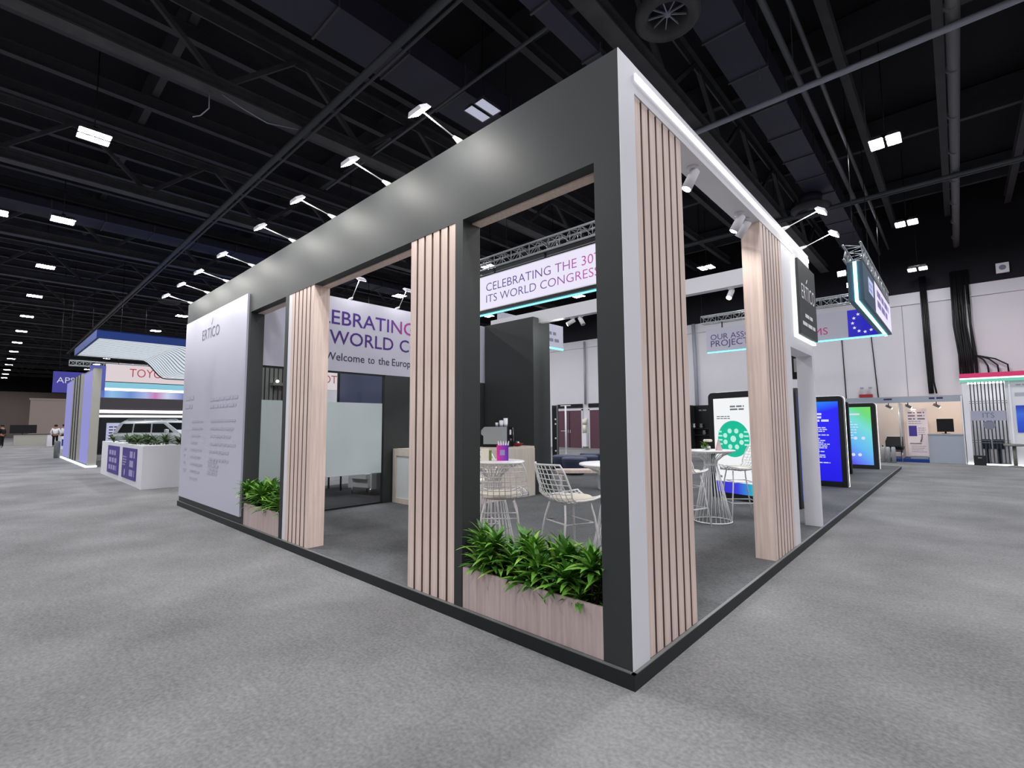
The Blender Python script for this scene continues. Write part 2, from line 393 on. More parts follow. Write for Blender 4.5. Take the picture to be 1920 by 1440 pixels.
def duct(x0, x1, y0, y1, z0, z1, label):
    t = thing('air_duct', label, 'duct', ((x0 + x1) / 2, 0, z0), 0, 'ceiling ducts')
    b = MB(); y = y0
    while y < y1:
        b.box(x0, x1, y, min(y1, y + 1.48), z0, z1); y += 1.5
    b.build('duct_run', M_duct, t)
    y = y0; fl = None; zm = z0
    while y < y1 + .1:
        if fl is None: fl = MB().box(x0 - .03 - t.location.x, x1 + .03 - t.location.x, -.03, .01, -.03, z1 - z0 + .03).build('flange', M_truss, t, True); o = fl
        else: o = fl.copy(); C.objects.link(o); o.parent = t
        o.location.y = y; y += 1.5
duct(-1.75, -1.0, -4, 22, 9.0, 9.55, 'purple-grey square air duct with seams, running back at upper right')
duct(-7.2, -6.2, -.3, 6.6, 9.0, 9.6, 'wide dark air duct above the middle of the booth\'s left wall')
duct(-3.3, -2.95, 1.6, 12, 8.35, 8.5, 'flat dark cable tray ending over the booth\'s top corner')
duct(-23.0, -21.8, -12, 20, 9.3, 9.6, 'pale purple-grey duct crossing the roof over the left aisle')

def vent(x, y, z, r, label):
    t = thing('round_air_vent', label, 'air vent', (x, y, z), 0, 'round air vents')
    MB().lathe([(r, .10), (r * 1.0, .0), (r * .8, -.09), (r * .62, .0), (r * .58, .25)], n=36, cap=False).build('vent_ring', M_truss, t, True)
    b = MB()
    for i in range(9):
        a = 2 * PI * i / 9; b.obox((0, 0, .08), (r * .6 * math.cos(a), r * .6 * math.sin(a), .08), .015, .03)
    b.sphere((0, 0, .08), .06); b.build('vent_blade', M_trim if False else M_pipe, t, True)
    MB().cyl((0, 0, .25), (0, 0, .5), r * .58, n=24).build('vent_neck', M_duct, t, True)
vent(-1.77, 4.9, 8.5, .54, 'large round air vent above the top corner of the booth')
vent(-1.66, 15.35, 8.5, .58, 'round air vent beside the lamp over the booth\'s lit sign')
vent(-35.9, 5.0, 9.6, .6, 'small distant round air vent left of the booth\'s far end')

# high-bay lamps
def lamp_proto(loc, label, on=True):
    t = thing('high_bay_lamp', label, 'ceiling lamp', loc, 0, 'high bay lamps')
    for s in (-1, 1):
        b = MB(); b.loft([[(s * .17 - .14, -.3, .02), (s * .17 + .14, -.3, .02), (s * .17 + .14, .3, .02), (s * .17 - .14, .3, .02)],
                          [(s * .17 - .09, -.25, .13), (s * .17 + .09, -.25, .13), (s * .17 + .09, .25, .13), (s * .17 - .09, .25, .13)]], False, True)
        b.build('reflector', M_lamp, t, True)
        b = MB().poly([(s * .17 - .12, -.28, .03), (s * .17 - .12, .28, .03), (s * .17 + .12, .28, .03), (s * .17 + .12, -.28, .03)])
        b.build('lamp_lens', M_lens if on else M_off, t, True)
    b = MB().cyl((0, 0, .13), (0, 0, ZC - loc[2]), .012, n=6); b.box(-.2, .2, -.05, .05, .13, .19); b.build('hanger', M_blackp, t, True)
    return t
M_lens.node_tree.nodes['Principled BSDF'].inputs['Emission Strength'].default_value = LAMP_W / (PI * .2688)
hb = None
def hang(x, y, z, label):
    global hb
    if hb is None: hb = lamp_proto((x, y, z), label)
    else: dup(hb, (x, y, z), 0, label)
for k in range(-2, 15):
    x = .57 - 7.0 * k
    n = ORD[k - 2].replace('nearest', 'first') if k >= 2 and k - 2 < len(ORD) else ''
    if k >= 2: lab = 'bright twin ceiling lamp, %s in the receding left aisle row' % n
    elif k < 0: lab = 'bright twin ceiling lamp out over the aisle behind the viewer'
    else: lab = 'bright twin ceiling lamp over the aisle in front of the booth' if k == 0 else 'bright twin ceiling lamp high over the left wall of the booth'
    hang(x, -1.28, 8.5, lab)
for k in range(-2, 12):
    x = .57 - 7.0 * k
    if k == 1:
        lamp_proto((-5.9, 4.46, 8.5), 'dim twin tube lamp hanging just above the booth\'s left wall', on=False)
        continue
    hang(x, 5.4, 8.5, 'bright twin ceiling lamp over the open corner of the booth' if k == 0 else 'bright twin ceiling lamp over the stands, %s place left of the booth' % ORD[min(15, max(0, k - 1))] if k > 0 else 'bright twin ceiling lamp high over the right aisle, near')
for k in range(-2, 10):
    x = .57 - 7.0 * k
    hang(x, 12.17, 8.5, 'bright twin ceiling lamp at right, nearest of the three over the right aisle' if k == 0 else ('bright twin ceiling lamp over the hanging sign, %s place left of the right aisle' % ORD[k] if k > 0 else 'bright twin ceiling lamp beyond the right edge of the aisle'))
for k in range(-2, 9):
    x = .57 - 7.0 * k
    hang(x, 18.93, 8.5, 'bright twin ceiling lamp at right, middle of the three over the right aisle' if k == 0 else ('small bright ceiling lamp near the back wall, %s place left of the right aisle' % ORD[k] if k > 0 else 'bright twin ceiling lamp near the back wall beyond the right edge'))
_ks = M_lens; M_lens = emis('weak_lamp_lens', (250, 250, 255), 14.0)
lamp_proto((.66, 22.3, 7.62), 'bright twin ceiling lamp at right, lowest of the three and close to the back wall'); M_lens = _ks
for k in range(-2, 10): hang(.57 - 7.0 * k, -8.0, 8.5, 'bright twin ceiling lamp out over the aisle behind the viewer')
for k in range(-1, 8): hang(.57 - 7.0 * k, -15.0, 8.5, 'bright twin ceiling lamp out over the aisle behind the viewer')

hang(-21.1, -2.85, 8.5, 'bright ceiling lamp cut off by the left edge of the picture')
for i, (x, y, z0) in enumerate(((-1.05, 7.6, 8.5), (-.55, 8.1, 8.6), (.2, 12.2, 8.8), (-3.6, 3.9, 8.7))):
    o = MB().tube([(x, y, z0), (x, y, ZC)], .012, 5).build('hanger_rod', M_pd)
    tag(o, ('thin hanger rod left of the pale ceiling pipe', 'thin hanger rod holding the pale pipe at upper right', 'thin rod beside the nearest lamp over the right aisle', 'thin hanger rod behind the top of the graphite wall')[i], 'rod', 'ceiling hanger rods')
for i, p in enumerate(([(-9.5, .3, 8.52), (-9.35, .7, 8.3), (-9.4, 1.2, 8.25), (-9.45, 1.9, 8.45)], [(-9.55, .1, 8.5), (-9.6, .12, 8.15), (-9.7, .0, 7.98), (-9.85, -.1, 7.97)])):
    o = MB().tube(p, .012, 6).build('loose_cable', M_pipe); tag(o, ('pale loose cable drooping along the roof truss at upper left', 'short pale cable end curling below the roof truss at upper left')[i], 'cable', 'loose roof cables')
# things on the back wall
def cable(name, pts, r, label, cat='cable', m=M_blackp, grp='cables on the back wall'):
    return tag(MB().tube(pts, r, 6).build(name, m), label, cat, grp)
rr = random.Random(3)
yb = YW1 - .1
for i in range(4):
    x = .66 + .055 * i
    cable('cable', [(x, yb, 7.6), (x + .01, yb - .02, 5), (x + .03, yb, 3.2), (x + .04 + .05 * (i == 3), yb, 2.7)], .035, '%s of four black cables in the narrow back wall bundle' % ['leftmost', 'second', 'third', 'rightmost'][i])
for i in range(9):
    x = 1.62 + .06 * i; ww = rr.uniform(-.05, .05)
    cable('cable', [(x, yb, 7.6), (x + ww, yb - .03 * (i % 3), 5.4), (x + .06, yb - .02, 4.2), (x + .08 + ww, yb, 3.1)], .04, '%s from left of nine black cables above the barred stand' % ['first', 'second', 'third', 'fourth', 'fifth', 'sixth', 'seventh', 'eighth', 'ninth'][i])
for i in range(3):
    dx = .32 + .27 * i
    cable('cable', [(2.1, yb - .05, 6.8), (2.08, yb - .06, 5), (2.12, yb - .06, 4.15), (2.16 + dx * .6, yb - .06, 3.95), (2.14 + dx, yb - .06, 3.7), (2.16 + dx, yb - .06, 3.2)], .03, 'black cable hooping away from the wide bundle, %s one out' % ORD[i].replace('nearest', 'first'))
cable('conduit', [(-16.15, yb, 2.8), (-16.15, yb, 6.9)], .07, 'thin grey pipe rising up the back wall between the doors', 'pipe', M_pipe)
cable('conduit', [(-8.9, yb, .1), (-8.9, yb, 4.6), (-8.95, yb, 7.0)], .09, 'grey pipe rising up the back wall behind the stand with the green circle', 'pipe', M_pipe)
cable('hanging_wire', [(-2.2, YW1 - .02, 6.5), (-2.16, YW1 - .02, 2.6)], .02, 'left of two thin black wires below the blue flag sign', 'wire')
cable('hanging_wire', [(-1.15, YW1 - .02, 6.5), (-1.0, YW1 - .02, 2.6)], .02, 'right of two thin black wires below the blue flag sign', 'wire')
t = thing('fire_sign', 'small red sign on the back wall above the green and blue stand', 'sign', (-1.43, yb, 2.65)); MB().box(-.24, .24, -.02, .1, 0, .12).build('sign_plate', M_red, t, True)
for x in (-1.55, -1.25): MB().box(x - .06, x + .06, yb - .1, yb, 3.0, 3.08).build('bracket', M_pipe, t)
t = thing('square_sign', 'small pale square sign hung high on the black wall at right', 'sign', (3.1, YW1 - .12, 7.25)); MB().box(-.18, .18, -.02, .12, 0, .38).build('sign_plate', M_white, t, True)
b = MB().disc((0, -.024, .2), .1, (1, 0, 0), (0, 0, 1)); b.build('symbol', M_inkg, t, True)
# doors in the back wall
for n, (x0, x1) in enumerate(((-18.4, -16.5), (-15.85, -13.9), (-13.2, -11.3))):
    d = struct(MB().box(x0, x1, YW1 - .06, YW1 - .01, 0, 2.42).build('door_%d' % (n + 1), M_brown))
    MB().box((x0 + x1) / 2 - .02, (x0 + x1) / 2 + .02, YW1 - .08, YW1 - .06, 0, 2.42).build('door_astragal', M_black, d)
    f = MB().box(x0 - .1, x0, YW1 - .08, YW1, 0, 2.5).box(x1, x1 + .1, YW1 - .08, YW1, 0, 2.5).box(x0 - .1, x1 + .1, YW1 - .08, YW1, 2.42, 2.55); f.build('door_frame', M_wallp, d)
    MB().box(x0 - .1, x1 + .1, YW1 - .07, YW1 - .01, 2.6, 2.85).build('door_header', M_blackp, d)
    for s in (-.1, .06): MB().box((x0 + x1) / 2 + s, (x0 + x1) / 2 + s + .04, YW1 - .12, YW1 - .06, .95, 1.15).build('door_handle', M_steel, d)
t = thing('extinguisher_cabinet', 'white wall cabinet with fire gear between the brown doors', 'cabinet', (-16.17, YW1 - .15, 0))
MB().box(-.16, .16, -.12, .14, .1, .95).build('cabinet_body', M_white, t, True)
MB().cyl((0, -.05, 1.02), (0, -.05, 1.5), .12).build('hose_reel', M_cream, t, True); MB().cyl((0, -.05, 1.52), (0, -.05, 1.85), .15).build('bell', M_cream, t, True)
MB().box(-.1, .1, .05, .14, .95, 1.9).build('backplate', M_white, t, True)

# ================================================================ THE BOOTH
HP = .097; H = 4.0; LZ = 3.29; XL = -9.88; YE = 17.9
plat = thing('stand_platform', 'low grey-carpeted platform with black edge under the whole white and graphite booth', 'platform', (0, 0, 0))
b = MB().box(XL + .01, -.0, 0.0, YE - .02, 0.001, HP - .002); b.build('carpet_deck', M_deck, plat)
b = MB().box(XL - .02, .023, -.023, 0.0, 0, HP - .004).box(0.0, .023, 0.0, YE, 0, HP - .004).box(XL - .02, XL + .01, 0, YE, 0, HP - .004).box(XL - .02, .023, YE - .02, YE, 0, HP - .004); b.build('edge_board', M_black, plat)
b = MB().box(XL - .02, .024, -.024, -.001, HP - .006, HP - .0005).box(.001, .024, -.024, YE, HP - .006, HP - .0005); b.build('edge_trim', M_trim, plat)

# graphite facade along the left side
fac = thing('facade_wall', 'tall graphite frame wall with openings along the left side of the booth', 'wall frame', (-5, .1, HP))
MB().box(XL, -.0, .0, .2, LZ, H).build('header_beam', M_dark, fac)
for x0, x1 in ((-5.1, -5.0), (-1.607, -1.51), (-.198, 0.0)): MB().box(x0, x1, 0, .2, HP, LZ).build('post', M_dark, fac)
MB().box(XL, -6.38, 0, .2, HP, LZ).build('solid_panel', M_dark, fac)
for x0, x1 in ((-6.38, -5.1), (-4.27, -2.25), (-1.51, -.198)): MB().box(x0 + .002, x1 - .002, .104, .205, LZ - .012, LZ - .001).build('wood_soffit', M_wood, fac)
# graphic panel
gp = thing('graphic_panel', 'large white printed panel at the far end of the graphite wall', 'panel', (-8.1, -.02, .2))
MB().box(-9.8, -6.45, -.03, -.001, .2, 3.585).build('panel_board', M_vinyl, gp)
b = MB(); R_, U_ = (1, 0, 0), (0, 0, 1)
write(b, 'ERTICO', (-8.70, -.03, 3.12), R_, U_, .185, width=.96); b.build('lettering', M_inkg, gp)
b = MB(); b.poly([(-8.2, -.035, 3.36), (-8.14, -.035, 3.46), (-8.11, -.035, 3.46), (-8.17, -.035, 3.36)])
scribble(b, (-9.6, -.03, 2.05), R_, U_, .7, 2, .07, .16); scribble(b, (-8.05, -.03, 1.98), R_, U_, 1.4, 2, .05, .12)
for r_ in range(9): scribble(b, (-9.1, -.03, 1.62 - .13 * r_), R_, U_, .75, 1, .032, .1, ragged=.5)
for r_ in range(4): scribble(b, (-9.55, -.03, 1.1 - .13 * r_), R_, U_, .2, 1, .04, .1, ragged=.5)
for r_ in range(6): scribble(b, (-8.0, -.03, 1.62 - .13 * r_), R_, U_, 1.3, 1, .036, .1, ragged=.5)
scribble(b, (-8.05, -.03, .93), R_, U_, .6, 4, .035, .065, ragged=.2)
b.build('small_print', M_inkf, gp)

# slatted wood columns
def slat_column(label, loc, x0, x1, ztop, n, white=None, rz=0.0, depth=.2):
    """front face on local y=0, running from x0 to x1"""
    t = thing('slat_column', label, 'column', loc, rz, 'slatted wood columns')
    b = MB().box(x0 + .004, x1 - .004, .034, depth, 0, ztop); b.box(x1, x1 + .003, .001, depth, 0, ztop).box(x0 - .003, x0, .001, depth, 0, ztop); b.build('column_core', M_wood, t, True)
    b = MB().box(x0 + .006, x1 - .006, .0255, .0345, 0.002, ztop - .002); b.build('backing_strip', M_groove, t, True)
    if white: MB().box(white[0], white[1], 0, depth, 0, ztop).build('white_edge_strip', M_white, t, True)
    p = (x1 - x0) / n; g = .026; w_ = (x1 - x0 - g * (n - 1)) / n; first = None
    for i in range(n):
        a = x0 + i * (w_ + g)
        if first is None:
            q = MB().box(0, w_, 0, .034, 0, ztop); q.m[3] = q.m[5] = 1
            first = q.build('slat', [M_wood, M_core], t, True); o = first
        else: o = first.copy(); C.objects.link(o); o.parent = t
        o.location.x = a
    return t
slat_column('slatted wood column with white edge, between the far planter and the wide opening', (-5.0, 0.004, HP), .095, .73, LZ - HP, 6, white=(.002, .093))
slat_column('slatted wood column in the middle of the graphite wall, left of the big planter', (-2.25, 0.004, HP), .0, .643, LZ - HP, 6)
slat_column('tall slatted wood column on the white corner frame, nearest the viewer', (-.004, .21, HP), 0, .755, 3.79 - HP, 7, rz=PI / 2)
slat_column('tall slatted wood column on the white frame beside the lit black sign', (-.004, 3.06, HP), 0, .83, 3.79 - HP, 7, rz=PI / 2)

# white portal on the right side
por = thing('portal_frame', 'white corner frame with light line along the right side of the booth', 'frame', (-.1, 2.7, HP))
MB().box(-.2, .003, .203, 5.45, 3.79, H).build('header_beam', M_white, por)
MB().box(-.0005, .004, -.001, .206, HP, H).build('corner_facing', M_white, por)
MB().box(-.2, 0, 3.89, 4.13, HP, 2.5).build('post', M_white, por)
MB().box(-.2, 0, 5.33, 5.45, HP, 2.5).build('post', M_white, por)
MB().box(-.2, 0, 3.89, 5.45, 2.5, 3.79).build('sign_panel', M_white, por)
MB().box(.003, .012, .22, 5.44, 3.893, 3.94).build('light_line', M_led, por)
MB().box(-6.5, -.2, 5.3, 5.45, 3.73, 3.99).build('inner_beam', M_white, por)
# black sign board with halo light
sb = thing('sign_board', 'black sign board with white letters and glowing edge on the white portal', 'sign', (.05, 4.88, 2.68))
MB().box(.045, .075, 4.40, 5.40, 2.70, 3.70).build('board', M_dark, sb)
b = MB().box(.004, .045, 4.345, 4.385, 2.655, 3.735).box(.004, .045, 4.385, 5.43, 2.655, 2.69).box(.004, .03, 4.385, 5.43, 3.715, 3.735)
b.build('edge_light', M_halo, sb)
b = MB(); RY = (0, 1, 0)
write(b, 'ERTICO', (.075, 4.52, 3.19), RY, U_, .2, width=.78); b.poly([(.08, 4.78, 3.43), (.08, 4.86, 3.5), (.08, 4.9, 3.5), (.08, 4.82, 3.43)]); b.build('lettering', M_inkw, sb)
b = MB(); scribble(b, (.075, 4.66, 2.95), RY, U_, .46, 1, .05, .1, ragged=.05, words=(5, 9)); scribble(b, (.075, 4.5, 2.83), RY, U_, .8, 1, .05, .1, ragged=.05, words=(5, 11)); b.build('small_print', M_inkw, sb)

# arm floodlights
M_alens = emis('flood_lens', (255, 252, 246), ARM_W / (PI * .16 * .10)); M_alow = emis('dim_flood_lens', (255, 252, 246), .3 * ARM_W / (PI * .16 * .10))
def arm_lamp(label, base, out, rz, rise=.07, low=False):
    """base on top edge; arm reaches 'out' along local -Y"""
    t = thing('arm_floodlight', label, 'lamp', base, rz, 'arm floodlights on the booth edge')
    b = MB().tube([(0, .06, .0), (0, .0, .012), (0, -.07, .028)], [.03, .028, .012], 8); b.box(-.03, .03, .02, .1, -.02, .012); b.build('bracket', M_white, t, True)
    MB().tube([(0, -.06, .026), (0, -out + .04, rise + .02)], .006, 6).build('arm', M_wire, t, True)
    # head: shallow box, lens tilted down and back towards the wall
    c = Vector((0, -out, rise)); n = Vector((0, .55, -.83)).normalized(); ux = Vector((1, 0, 0)); uy = n.cross(ux).normalized()
    h = MB().loft([[c + ux * (i * .09) + uy * (j * .06) + n * .0 for i, j in ((-1, -1), (1, -1), (1, 1), (-1, 1))], [c + ux * (i * .07) + uy * (j * .045) - n * .035 for i, j in ((-1, -1), (1, -1), (1, 1), (-1, 1))]], False, True)
    hd = h.build('lamp_head', M_white, t, True)
    MB().poly([c + ux * (i * .08) + uy * (j * .05) + n * .003 for i, j in ((-1, -1), (-1, 1), (1, 1), (1, -1))]).build('lens', M_alow if low else M_alens, hd, True)
    return t
for i, x in enumerate((-1.58, -2.69, -3.85, -4.95, -6.42, -7.6, -8.65, -9.75)):
    arm_lamp('arm floodlight on the graphite wall top, %s from the near corner' % ORD[i].replace('nearest', 'first'), (x, .02, 4.012), .43, 0)
for i, x in enumerate((-8.7, -7.4)): arm_lamp('arm floodlight on the back of the graphite wall, lighting the glass room, %s one' % ('left', 'right')[i], (x, .18, 4.012), .45, PI)
arm_lamp('arm floodlight above the lit black sign, left one of two on the white frame', (-.02, 4.18, 4.03), .42, PI / 2, .11, True)
arm_lamp('arm floodlight above the lit black sign, right one of two on the white frame', (-.02, 5.14, 4.03), .40, PI / 2, .11, True)

# track spots
M_spot = emis('spot_lens', (255, 252, 248), 600.0)
def track_spot(label, loc, ax, lit=True):
    t = thing('track_spotlight', label, 'spotlight', loc, 0, 'white spotlights')
    MB().cyl((0, 0, 0), (0, 0, -.025), .05, n=16).build('mount', M_white, t, True)
    MB().tube([(0, 0, -.02), (.0, 0, -.07)], .012, 6).build('stem', M_steel, t, True)
    d = Vector(ax).normalized(); c = Vector((0, 0, -.08)); p0 = c - d * .05; p1 = c + d * .13
    bd = MB().cyl(p0, p1, .042, .045, n=18).build('lamp_body', M_white, t, True)
    a = d.orthogonal().normalized(); q = d.cross(a)
    MB().disc(p1 + d * .002, .038, q, a, 16).build('lens', M_spot if lit else M_pipe, bd, True)
track_spot('white spotlight under the portal header beside the near slatted column', (-.09, 1.42, 3.79), (-.35, -.25, -.85))
track_spot('left of two white spotlights under the portal header by the far slatted column', (-.1, 2.68, 3.79), (-.45, -.15, -.85))
track_spot('right of two white spotlights under the portal header by the far slatted column', (-.1, 2.88, 3.79), (-.6, .2, -.7), lit=False)
track_spot('glowing white spotlight hanging from the inner beam between the slatted columns', (-1.08, 5.375, 3.73), (-.1, -.6, -.8))
track_spot('glowing white spotlight on the inner beam, left of the pair beside the hanging sign', (-4.2, 5.375, 3.73), (-.8, -.4, -.5))
track_spot('right one of the white spotlight pair on the inner beam, facing away', (-4.0, 5.375, 3.73), (.5, -.1, -.8), lit=False)

# planters with plants
def planter(label, x0, x1, zt, y1=.36):
    t = thing('planter_box', label, 'planter', ((x0 + x1) / 2, .18, HP), 0, 'wooden planter boxes')
    b = MB().box(x0, x1, .004, .022, HP, zt).box(x0, x1, y1 - .018, y1, HP, zt).box(x0, x0 + .018, .022, y1 - .018, HP, zt).box(x1 - .018, x1, .022, y1 - .018, HP, zt); b.build('planter_body', M_woodw, t)
    MB().box(x0 + .018, x1 - .018, .022, y1 - .018, HP + .03, zt - .05).build('soil', M_soil, t)
planter('wide pink-beige wood planter at the booth\'s near corner', -1.505, -.202, .41)
planter('small pink-beige wood planter beside the white printed panel', -6.375, -5.105, .41)
def leaf(mb, p, az, el, L, W, rng, droop):
    """blade with a folded middle rib, bending down along its length"""
    p = Vector(p); h = Vector((math.cos(az), math.sin(az), 0)); side = Vector((-math.sin(az), math.cos(az), 0)); n = 5
    rows = []; e = el; q = p.copy(); prof = [.35, .85, 1.0, .82, .45, 0.03]
    for i in range(n + 1):
        up = Vector((0, 0, 1)) * math.cos(e) - h * math.sin(e)
        ww = W / 2 * prof[i]
        rows.append((q - side * ww + up * ww * .35, q.copy(), q + side * ww + up * ww * .35))
        q = q + (h * math.cos(e) + Vector((0, 0, 1)) * math.sin(e)) * (L / n); e -= droop / n * (0.6 + i * .25)
    k = mb.add([v for r in rows for v in r]); mb.smooth = True
    for i in range(n):
        for j in (0, 1): mb.face((k + i * 3 + j, k + i * 3 + j + 1, k + i * 3 + j + 4, k + i * 3 + j + 3))
    mb.smooth = False
def bush(name, label, cat, loc, rng, heads=3, nl=17, L=(.2, .33), W=(.036, .056), h=(.03, .2), sp=.07, group=None, lm=None):
    t = thing(name, label, cat, loc, 0, group); st = MB(); fo = MB()
    for i in range(heads):
        hx, hy, hz = rng.uniform(-sp, sp), rng.uniform(-sp, sp), rng.uniform(*h)
        st.tube([(hx * .3, hy * .3, -.03), (hx, hy, hz)], .009, 5)
        for j in range(nl):
            az = j * 2.4 + rng.uniform(-.4, .4); f = j / nl
            leaf(fo, (hx, hy, hz - .05 * (1 - f)), az, -.02 + 1.25 * f + rng.uniform(-.12, .15), rng.uniform(*L) * (1.05 - .25 * f), rng.uniform(*W), rng, rng.uniform(.4, .9))
    st.build('stem', M_soil, t, True); fo.build('foliage', lm or M_leaf, t, True); return t
rng = random.Random(11)
for i in range(11):
    x = -1.37 + i * .102
    bush('leafy_plant', 'leafy green plant in the wide near planter, %s from its left end' % ORD[i].replace('nearest', 'first'), 'plant', (x, .16 + (.06 if i % 2 else -.05), .38), rng, heads=5, nl=24, L=(.14, .25), W=(.034, .05), h=(.02, .27), sp=.1, group='plants in the near planter')
for i in range(9):
    x = -6.26 + i * .13
    bush('leafy_plant', 'leafy green plant in the small far planter, %s from its left end' % ORD[i].replace('nearest', 'first'), 'plant', (x, .16 + (.07 if i % 2 else -.06), .37), rng, group='plants in the far planter', heads=5, nl=22, L=(.15, .28), W=(.036, .052), h=(.05, .28), sp=.09)

# meeting room with banner fascia, frosted glass, storage block
bw = thing('banner_fascia', 'white printed banner wall with purple letters over the glass meeting room', 'banner', (-6.5, 2.6, 2.5))
MB().box(-6.58, -6.5, .205, 5.1, 2.5, 3.82).build('banner_board', M_vinyl, bw)
M_tg = grad('banner_ink', [(0, (62, 42, 120)), (.56, (84, 48, 140)), (.7, (176, 66, 150)), (.8, (120, 50, 140)), (1, (200, 60, 150))], 'Y', -1.7, 1.2)
b = MB(); write(b, 'CELEBRATING', (-6.5, .70, 3.335), RY, U_, .245, width=2.404, wt=.006); write(b, 'THE 30TH', (-6.5, 3.3, 3.335), RY, U_, .245, wt=.006)
M_bp = mat('banner_purple', (74, 46, 124), .6); b.build('lettering', M_tg, bw); b = MB(); write(b, 'ITS', (-6.5, .72, 2.985), RY, U_, .235, wt=.006); write(b, 'WORLD', (-6.5, 1.325, 2.985), RY, U_, .235, width=1.30, wt=.006); write(b, 'CONGRESS', (-6.5, 2.77, 2.985), RY, U_, .235, wt=.006); b.build('lettering', M_bp, bw)
b = MB(); write(b, 'Welcome', (-6.5, 1.25, 2.69), RY, U_, .135, width=.76, wt=.004); write(b, 'to', (-6.5, 2.08, 2.69), RY, U_, .135, width=.14, wt=.004); write(b, 'the', (-6.5, 2.3, 2.69), RY, U_, .135, width=.24, wt=.004); write(b, 'Europe', (-6.5, 2.6, 2.69), RY, U_, .135, width=.52, wt=.004); b.build('small_lettering', M_ink, bw)
for i, y in enumerate((1.72, 2.72)): arm_lamp('arm floodlight on top of the white banner wall, %s one' % ('left', 'right')[i], (-6.52, y, 3.83), .34, PI / 2, .3, True)
gw = thing('glass_partition', 'glass meeting room wall with a frosted band under the white banner', 'glass wall', (-6.54, 1.3, HP))
MB().poly([(-6.54, .21, HP + .02), (-6.54, 2.44, HP + .02), (-6.54, 2.44, 2.49), (-6.54, .21, 2.49)]).build('glass_pane', M_glass, gw)
MB().box(-6.532, -6.529, .21, 2.42, .66, 1.955).build('frosted_film', M_frost, gw)
b = MB().box(-6.56, -6.52, .205, 2.45, HP, HP + .03).box(-6.56, -6.52, .205, 2.45, 2.47, 2.5); b.build('glass_channel', M_black, gw)
o = MB().box(-6.6, -6.5, 2.45, 5.095, HP, 2.5).build('side_wall', M_dark); tag(o, 'dark graphite wall under the white banner, between the glass and the counter', 'wall')
ms = thing('storage_block', 'tall dark graphite block behind the coffee machine', 'wall block', (-5.8, 5.3, HP)); MB().box(-6.6, -5.03, 5.1, 5.28, HP, 3.83).build('front_panel', M_dark, ms); MB().box(-6.6, -5.03, 5.28, 5.66, HP, 3.72).build('block_body', M_dark, ms); MB().box(-5.08, -5.03, 5.46, 5.66, 3.72, 3.83).build('top_rim', M_dark, ms)
o = MB().box(-9.8, -6.61, 5.1, 5.2, HP, 2.5).build('room_wall', M_dark); tag(o, 'dark back wall inside the glass meeting room', 'wall')
rl = thing('carpet_tile_floor', 'dark carpet inside the glass meeting room', 'carpet', (-8.2, 2.6, HP)); MB().box(-9.78, -6.6, .21, 5.09, HP, HP + .004).build('carpet_sheet', M_room, rl)
ew = thing('end_wall', 'grey ribbed end wall panel inside the meeting room with a small shelf', 'wall panel', (-9.83, 1.5, HP))
MB().box(-9.86, -9.8, .9, 2.35, HP, 2.95).build('wall_board', M_black, ew)
for i in range(15): MB().box(-9.8, -9.77, .93 + .095 * i, .995 + .095 * i, HP, 2.95).build('rib', M_greys, ew)
MB().box(-9.77, -9.6, 1.6, 2.2, 2.44, 2.5).build('shelf', M_greys, ew); MB().sphere((-9.68, 1.72, 2.54), .035).build('lamp_bulb', M_led, ew)
tv = thing('wall_screen', 'large dark glossy screen inside the meeting room, above the frosted band', 'screen', (-9.78, 4.1, 1.3))
MB().box(-9.80, -9.74, 3.2, 5.05, 1.0, 2.95).build('screen_bezel', M_blackp, tv); MB().box(-9.74, -9.735, 3.24, 5.01, 1.04, 2.91).build('screen_glass', mat('screen_painted_reflection', (92, 99, 124), .12, spec=.6), tv)  # glass colour lightened to carry the reflection of the lit room
# counter
ct = thing('serving_counter', 'L-shaped pale wood counter with white infill panels against the dark wall', 'counter', (-5.7, 3.8, HP))
b = MB().box(-6.47, -5.03, 2.66, 3.3, HP + .02, 1.06).box(-5.6, -5.03, 3.3, 5.09, HP + .02, 1.06); b.build('counter_body', M_oakc, ct)
MB().box(-6.49, -5.02, 2.645, 3.32, 1.06, 1.1).box(-5.62, -5.02, 3.32, 5.095, 1.06, 1.1).build('counter_top', M_oakc, ct)
b = MB()
for x0, x1 in ((-6.47, -6.36), (-5.14, -5.03)): b.box(x0, x1, 2.632, 2.66, HP, 1.06)
b.box(-6.36, -5.14, 2.632, 2.66, .97, 1.06).box(-6.36, -5.14, 2.632, 2.66, HP, .19); b.build('front_frame', M_oakc, ct)
MB().box(-6.36, -5.14, 2.652, 2.659, .19, .97).build('infill_panel', M_lap, ct)
MB().box(-5.031, -5.024, 2.75, 3.72, .19, .97).build('infill_panel', M_lap, ct)
b = MB().box(-5.032, -5.004, 2.645, 2.75, HP, 1.06).box(-5.032, -5.004, 3.72, 5.09, HP, 1.06).box(-5.032, -5.004, 2.75, 3.72, .97, 1.06).box(-5.032, -5.004, 2.75, 3.72, HP, .19); b.build('side_frame', M_oakc, ct)
